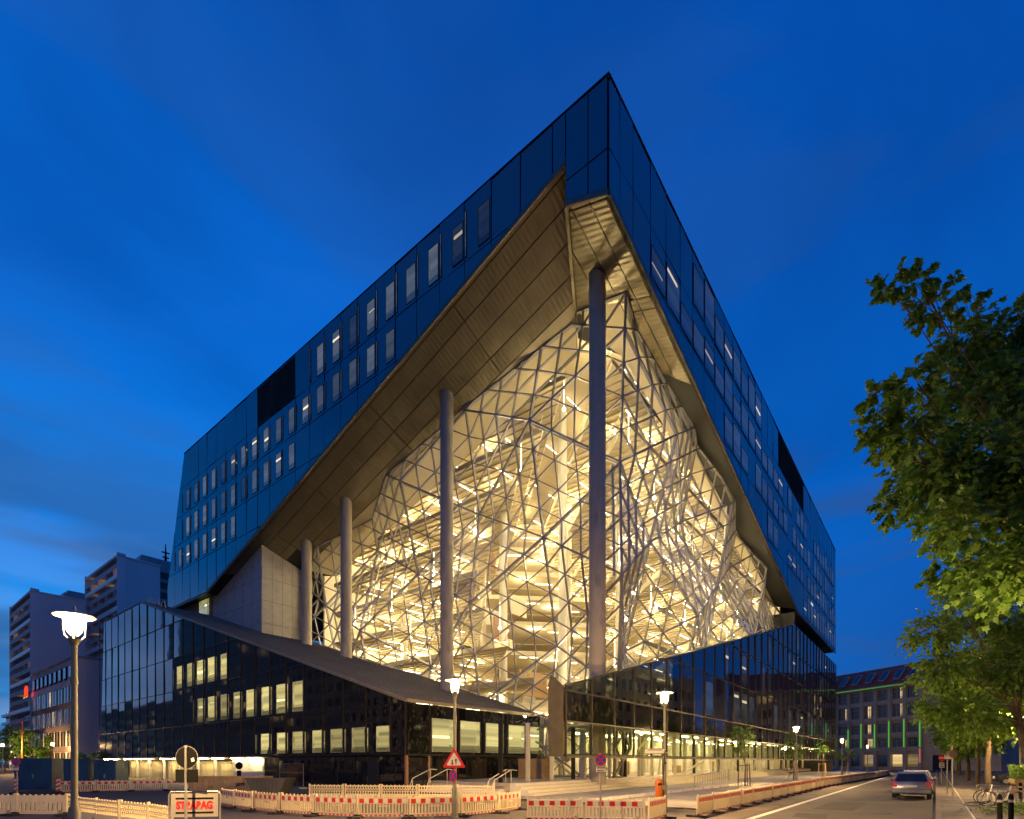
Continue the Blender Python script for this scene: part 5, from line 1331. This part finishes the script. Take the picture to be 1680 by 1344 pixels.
for i, (x, y, h, lb) in enumerate(((-86, 96, 8, 'dark tree at the far left edge'), (-80.5, 93, 7, 'dark tree left of the brown apartment house'), (-58.5, 76.5, 4.4, 'small tree lit green at the end of the glass wing'), (-62.5, 78, 4.0, 'dark leafy tree at the foot of the pale gable'), (-95, 100, 9, 'tall dark tree beyond the left frame edge'))):
    rg = random.Random(120+i); cl = [(Vector((rg.uniform(-1, 1)*h*.25, rg.uniform(-1, 1)*h*.25, rg.uniform(.35, .9)*h)), h*rg.uniform(.14, .22)) for k in range(10)]
    tree(lb, (x, y, 0), h*.5, .14, cl, 16, .4, 'quad', M['leaf2'] if i == 2 else M['leaf'], 130+i, 'roadside_tree')
t = thing('planter', 'clipped dark hedge in a pale trough at the right edge', 'planter', S(41.8, -3.75, .1), ANG); b = MB(); b.box(-1.6, 1.6, -.35, .35, .75, .98); b.box(-1.4, -1.2, -.3, .3, 0, .75); b.box(1.2, 1.4, -.3, .3, 0, .75); b.build('trough', M['wood'], t)
rg = random.Random(3); cb = MB()
for k in range(1500): leaves_into(cb, rg, Vector((rg.uniform(-1.6, 1.6), rg.uniform(-.36, .36), rg.uniform(.95, 1.75))), Vector((rg.uniform(-1, 1), rg.uniform(-1, 1), rg.uniform(-.3, 1))), .13, 'quad', 0)
tag(cb.build('hedge', M['leaf'], t), kind='stuff')
rg = random.Random(9); cb = MB()
for k in range(900): x, y = rg.gauss(0, .55), rg.gauss(0, .8); leaves_into(cb, rg, Vector((x, y, max(.02, rg.uniform(.05, .45) - .12*(x*x+y*y)))), Vector((rg.uniform(-1, 1), rg.uniform(-1, 1), rg.uniform(0, 1))), .12, 'quad', 0)
tag(cb.build('shrub', M['leaf2'], None, loc=S(27.2, -2.75, .1)), 'low green shrub in the lower right corner', 'shrub')
# ================================================================== background buildings (street frame: local x = p, y = q)
def sbuilding(name, label, p, q, extra_rz=0): return thing(name, label, 'building', S(p, q), ANG + extra_rz)
winlit = window_mat('far_lit_window', (.25, .16, .05), (1.1, .75, .30), .8, .6)
M['pane_dark'] = pmat('dark_window_pane', (.02, .022, .026), .08, 0, 0)
M['shutter'] = pmat('pale_window_panel', (.34, .31, .29), .7, 0, .1)
rb_ = random.Random(21)
def tower(label, p, q, dp, dq, H, n, capm):
    t = sbuilding('apartment_tower', label, p, q); st = H/n
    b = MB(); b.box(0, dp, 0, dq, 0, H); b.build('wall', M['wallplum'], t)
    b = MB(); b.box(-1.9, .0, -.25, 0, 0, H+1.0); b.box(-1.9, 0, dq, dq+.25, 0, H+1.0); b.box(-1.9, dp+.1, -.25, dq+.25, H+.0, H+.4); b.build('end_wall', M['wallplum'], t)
    b = MB()
    for k in range(n+1): b.box(-1.8, -.01, .05, dq-.05, k*st-.12, k*st+.06)
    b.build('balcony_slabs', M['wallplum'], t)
    for k in range(n):
        b = MB(); b.box(-1.85, -1.75, .1, dq-.1, k*st+.06, k*st+1.05); b.build('balcony_front', M['shutter'] if k % 3 else M['whitef'], t)
    for k in range(n):
        w = MB(); w.box(-.06, -.02, .3, dq-.3, k*st+.2, k*st+2.3); w.build('window_band', M['pane_dark'], t)
        for j in range(int(dq/3.5)):
            if rb_.random() < .13:
                w = MB(); w.box(-.12, -.08, .5+3.5*j, 2.6+3.5*j, k*st+.9, k*st+2.3); w.build('window', winlit, t)
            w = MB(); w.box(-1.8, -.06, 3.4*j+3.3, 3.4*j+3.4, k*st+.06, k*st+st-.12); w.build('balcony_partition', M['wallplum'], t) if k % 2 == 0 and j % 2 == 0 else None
    b = MB(); b.box(dp*.5, dp+5, 2.5, 9, 0, H+2.2); b.build('stair_tower', M['shutter'], t)
    for k in range(n):
        w = MB(); w.box(dp+.1, dp+4.6, 2.3, 2.45, k*st+.5, k*st+2.2); w.build('stair_window', M['pane_dark'], t)
    b = MB(); b.box(dp*.6, dp+4, 4, 8, H+2.2, H+3.4); b.build('roof_plant', M['shutter'], t)
    if capm:
        b = MB(); b.tube((dp+3, 5, H+3.4), (dp+3, 5, H+8.5), .35, .1, 6); b.bar((dp+2, 5, H+6), (dp+4, 5, H+6), .3, .3, (0, 0, 1)); b.bar((dp+2.2, 5, H+4.6), (dp+3.8, 5, H+4.6), .3, .3, (0, 0, 1)); b.build('aerial', M['signback'], t)
tower('apartment tower with balconies and a bare end wall, farther left', 34.7, 197.4, 12, 29, 49.5, 18, False)
tower('taller apartment tower with a roof aerial just left of the office block', 46.5, 166.5, 8, 29, 55.5, 20, True)
# low rise with pale gable
t = sbuilding('apartment_house', 'brown fronted apartment house with a bare pale gable beside the glass wing', 23, 106.5); dq, H = 30, 18.6
b = MB(); b.box(0, 11, 0, dq, 0, H); b.build('wall', pmat('pale_render', (.60, .54, .51), .85, 0, .06, .2), t)
brown = pmat('brown_cladding', (.17, .10, .075), .75, 0, .2, .6)
for k in range(5):
    z = 1.0 + 3.55*k
    b = MB(); b.box(-.14, -.02, .05, dq-.05, z-.9, z-.02) if k else b.box(-.14, -.02, .05, dq-.05, 0, .9)
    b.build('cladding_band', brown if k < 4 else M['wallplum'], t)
    y = 1.2; j = 0
    while y < dq - 2:
        w = .95
        if k == 4:
            b = MB(); b.box(-.20, -.02, y, y+1.6, z+.3, z+2.3, 0); b.box(-.22, -.2, y+.12, y+1.48, z+.42, z+2.2, 1); b.build('window', [M['signback'], M['pane_dark']], t); y += 3.2
        else:
            b = MB(); b.box(-.12, -.02, y, y+w, z, z+2.55); b.build('window', winlit if rb_.random() < .05 else M['pane_dark'], t)
            b = MB(); b.box(-.16, -.02, y+w+.1, y+w+.55, z, z+2.6); b.build('window_panel', M['whitef'] if j % 2 else brown, t); y += 1.95
        j += 1
b = MB(); b.box(-.2, 11.2, -.15, dq+.1, H, H+.25); b.build('roof_edge', M['shutter'], t)
t2 = sbuilding('lit_sign', 'small glowing red sign on the corner of the brown apartment house', 22.2, 136); t2['category'] = 'sign'
b = MB(); b.prism([(0, -.6, 14.6), (0, .9, 14.6), (0, 1.0, 15.3), (0, .5, 16.3), (0, -.2, 16.5), (0, -.6, 15.6)], (-.3, 0, 0)); b.build('sign_box', emat('red_sign_glow', (1, .035, .01), 2.2), t2)
b = MB(); b.bar((0, .2, 15.5), (.9, .2, 15.5), .08, .08, (0, 0, 1)); b.build('arm', M['signback'], t2)
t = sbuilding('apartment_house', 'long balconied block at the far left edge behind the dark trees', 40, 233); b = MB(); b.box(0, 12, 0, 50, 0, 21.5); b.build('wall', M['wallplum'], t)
for k in range(7):
    b = MB(); b.box(-1.4, -.02, .2, 49.8, 3*k+1.0, 3*k+2.0); b.build('balcony_front', M['whitef'], t); b = MB(); b.box(-.06, -.02, .4, 49.6, 3*k+2.1, 3*k+3.4); b.build('window_band', M['pane_dark'], t)
    for j in range(12):
        if rb_.random() < .16: b = MB(); b.box(-.12, -.08, 1+4*j, 3.2+4*j, 3*k+2.1, 3*k+3.3); b.build('window', winlit, t)

# old stone building closing the street
E1 = Vector((96.5, 126, 0)); DE = Vector((-.31, .951, 0)).normalized()                # facade direction, running away to the left
rz = atan2(DE.y, DE.x); t = thing('stone_building', 'old stone building with green lit pilasters and a red tiled roof', 'building', E1, rz)
stone = pmat('old_stone', (.44, .36, .25), .85, 0, .2, .4, .3, 3); tile = pmat('red_roof_tile', (.34, .07, .045), .8, 0, .25, 1, .5, 6)
greenl = emat('green_pilaster_wash', (.16, .80, .06), .55); greend = emat('green_eave_light', (.16, .65, .05), .38); pinkl = emat('pink_strip_light', (.9, .25, .28), .45)
NB, BW, E0 = 13, 3.72, -5
b = MB(); b.box(-16, 46, -14, -.3, 0, 21); b.build('wall', stone, t)
for k in range(NB):
    x = BW*k - .1
    b = MB(); b.box(x-.38, x+.38, -.3, .35, 0, 20.6); pl = b.build('pilaster', stone, t)
    b = MB(); b.box(x-.12, x+.12, .38, .44, 5.6, (11.8, 12.4, 12.2, 11.6, 12, 10.6, 9, 8, 8, 8, 8, 8, 8)[k]); b.build('green_wash', greenl, pl)  # glowing strip stands for green light grazing the pilaster
    if k == 0: b = MB(); b.box(x-.16, x+.16, .38, .44, 1.8, 5.2); b.build('pink_light', pinkl, pl)
    for r_, (z0, z1) in enumerate(((.9, 3.8), (5.7, 7.9), (9.3, 11.6), (13.3, 16.3), (17.6, 20.2))):
        if r_ == 0:
            b = MB(); b.box(x+.55, x+BW-.55, -.28, -.2, z0, z1); b.build('shop_window', winlit if k in (0, 1, 3) else M['pane_dark'], t); continue
        for j in range(3):
            a = x + .52 + .92*j; b = MB(); b.box(a, a+.78, -.29, -.22, z0, z1, 0); b.box(a-.05, a+.83, -.2, -.12, z1-.75, z1-.68, 1); b.box(a+.36, a+.42, -.2, -.12, z0, z1, 1); b.build('window', [winlit if rb_.random() < .16 else M['pane_dark'], M['shutter']], t)
        b = MB(); b.box(x+.4, x+BW-.4, -.3, .12, z0-1.0, z0-.08); b.build('spandrel', stone, t)
b = MB(); b.box(-16, 46, -.4, .9, 20.6, 21.2); b.build('cornice', stone, t); b = MB(); b.box(-.5, 46, .9, .96, 20.75, 20.98); b.build('eave_light', greend, t)
b = MB(); b.prism([(-16, .8, 21.2), (-16, -3.4, 26.3), (-16, -11, 27), (-16, -14, 21.2)], (62, 0, 0)); roof = b.build('roof', tile, t)
for k in range(NB-1):
    x = BW*k + 1.0
    b = MB(); s0, s1 = Vector((x, .35, 22.2)), Vector((x, -1.9, 24.9)); nrm = Vector((0, .77, .63))
    b.obox((s0+s1)/2 + nrm*.25 + Vector((.75, 0, 0)), (.75, 0, 0), (s1-s0)/2, nrm*.2, 0); b.obox((s0+s1)/2 + nrm*.47 + Vector((.75, 0, 0)), (.6, 0, 0), (s1-s0)*.42, nrm*.02, 1); b.build('dormer', [M['shutter'], bpy.data.materials['coated_glass']], roof)
# plainer wing to the right with a gateway
b = MB(); b.box(-15.9, -.9, -.3, -.1, 4.2, 4.7); b.build('string_course', stone, t)
b = MB(); b.box(-6.5, -2.6, -.29, -.15, .0, 3.6); b.build('gateway', M['louver'], t)
for j in range(4):
    for r_ in range(4): b = MB(); a = -15 + 3.6*j; b.box(a, a+1.3, -.29, -.22, 5.7+4*r_, 7.9+4*r_); b.build('window', winlit if rb_.random() < .2 else M['pane_dark'], t)
# row of houses on the right side of the street and behind the camera (seen mirrored in the glass)
def house_row(label, p, q, L, D, H, face):
    t = sbuilding('street_house', label, p, q); b = MB(); b.box(0, L, -D, 0, 0, H) if face > 0 else b.box(0, D, 0, L, 0, H); b.build('wall', stone, t)
    n = int(L/3.4)
    for k in range(n):
        for r_ in range(int(H/3.9)):
            lit = rb_.random() < .07 or (r_ == 0 and rb_.random() < .3)
            b = MB(); a = 1 + 3.4*k; z = 1.0 + 3.9*r_
            if face > 0: b.box(a, a+1.5, .0, .06, z, z+2.2)
            else: b.box(D, D+.06, a, a+1.5, z, z+2.2)
            b.build('window', winlit if lit else M['pane_dark'], t)
    return t
house_row('plain stone house row behind the street trees on the right', -30, -17, 174, 12, 22, 1)
house_row('tall dark slab block across the square behind the camera', -48, 62, 175, 13, 62, -1)
house_row('lower dark house row left of the tall slab behind the camera', -48, 245, 120, 13, 27, -1)
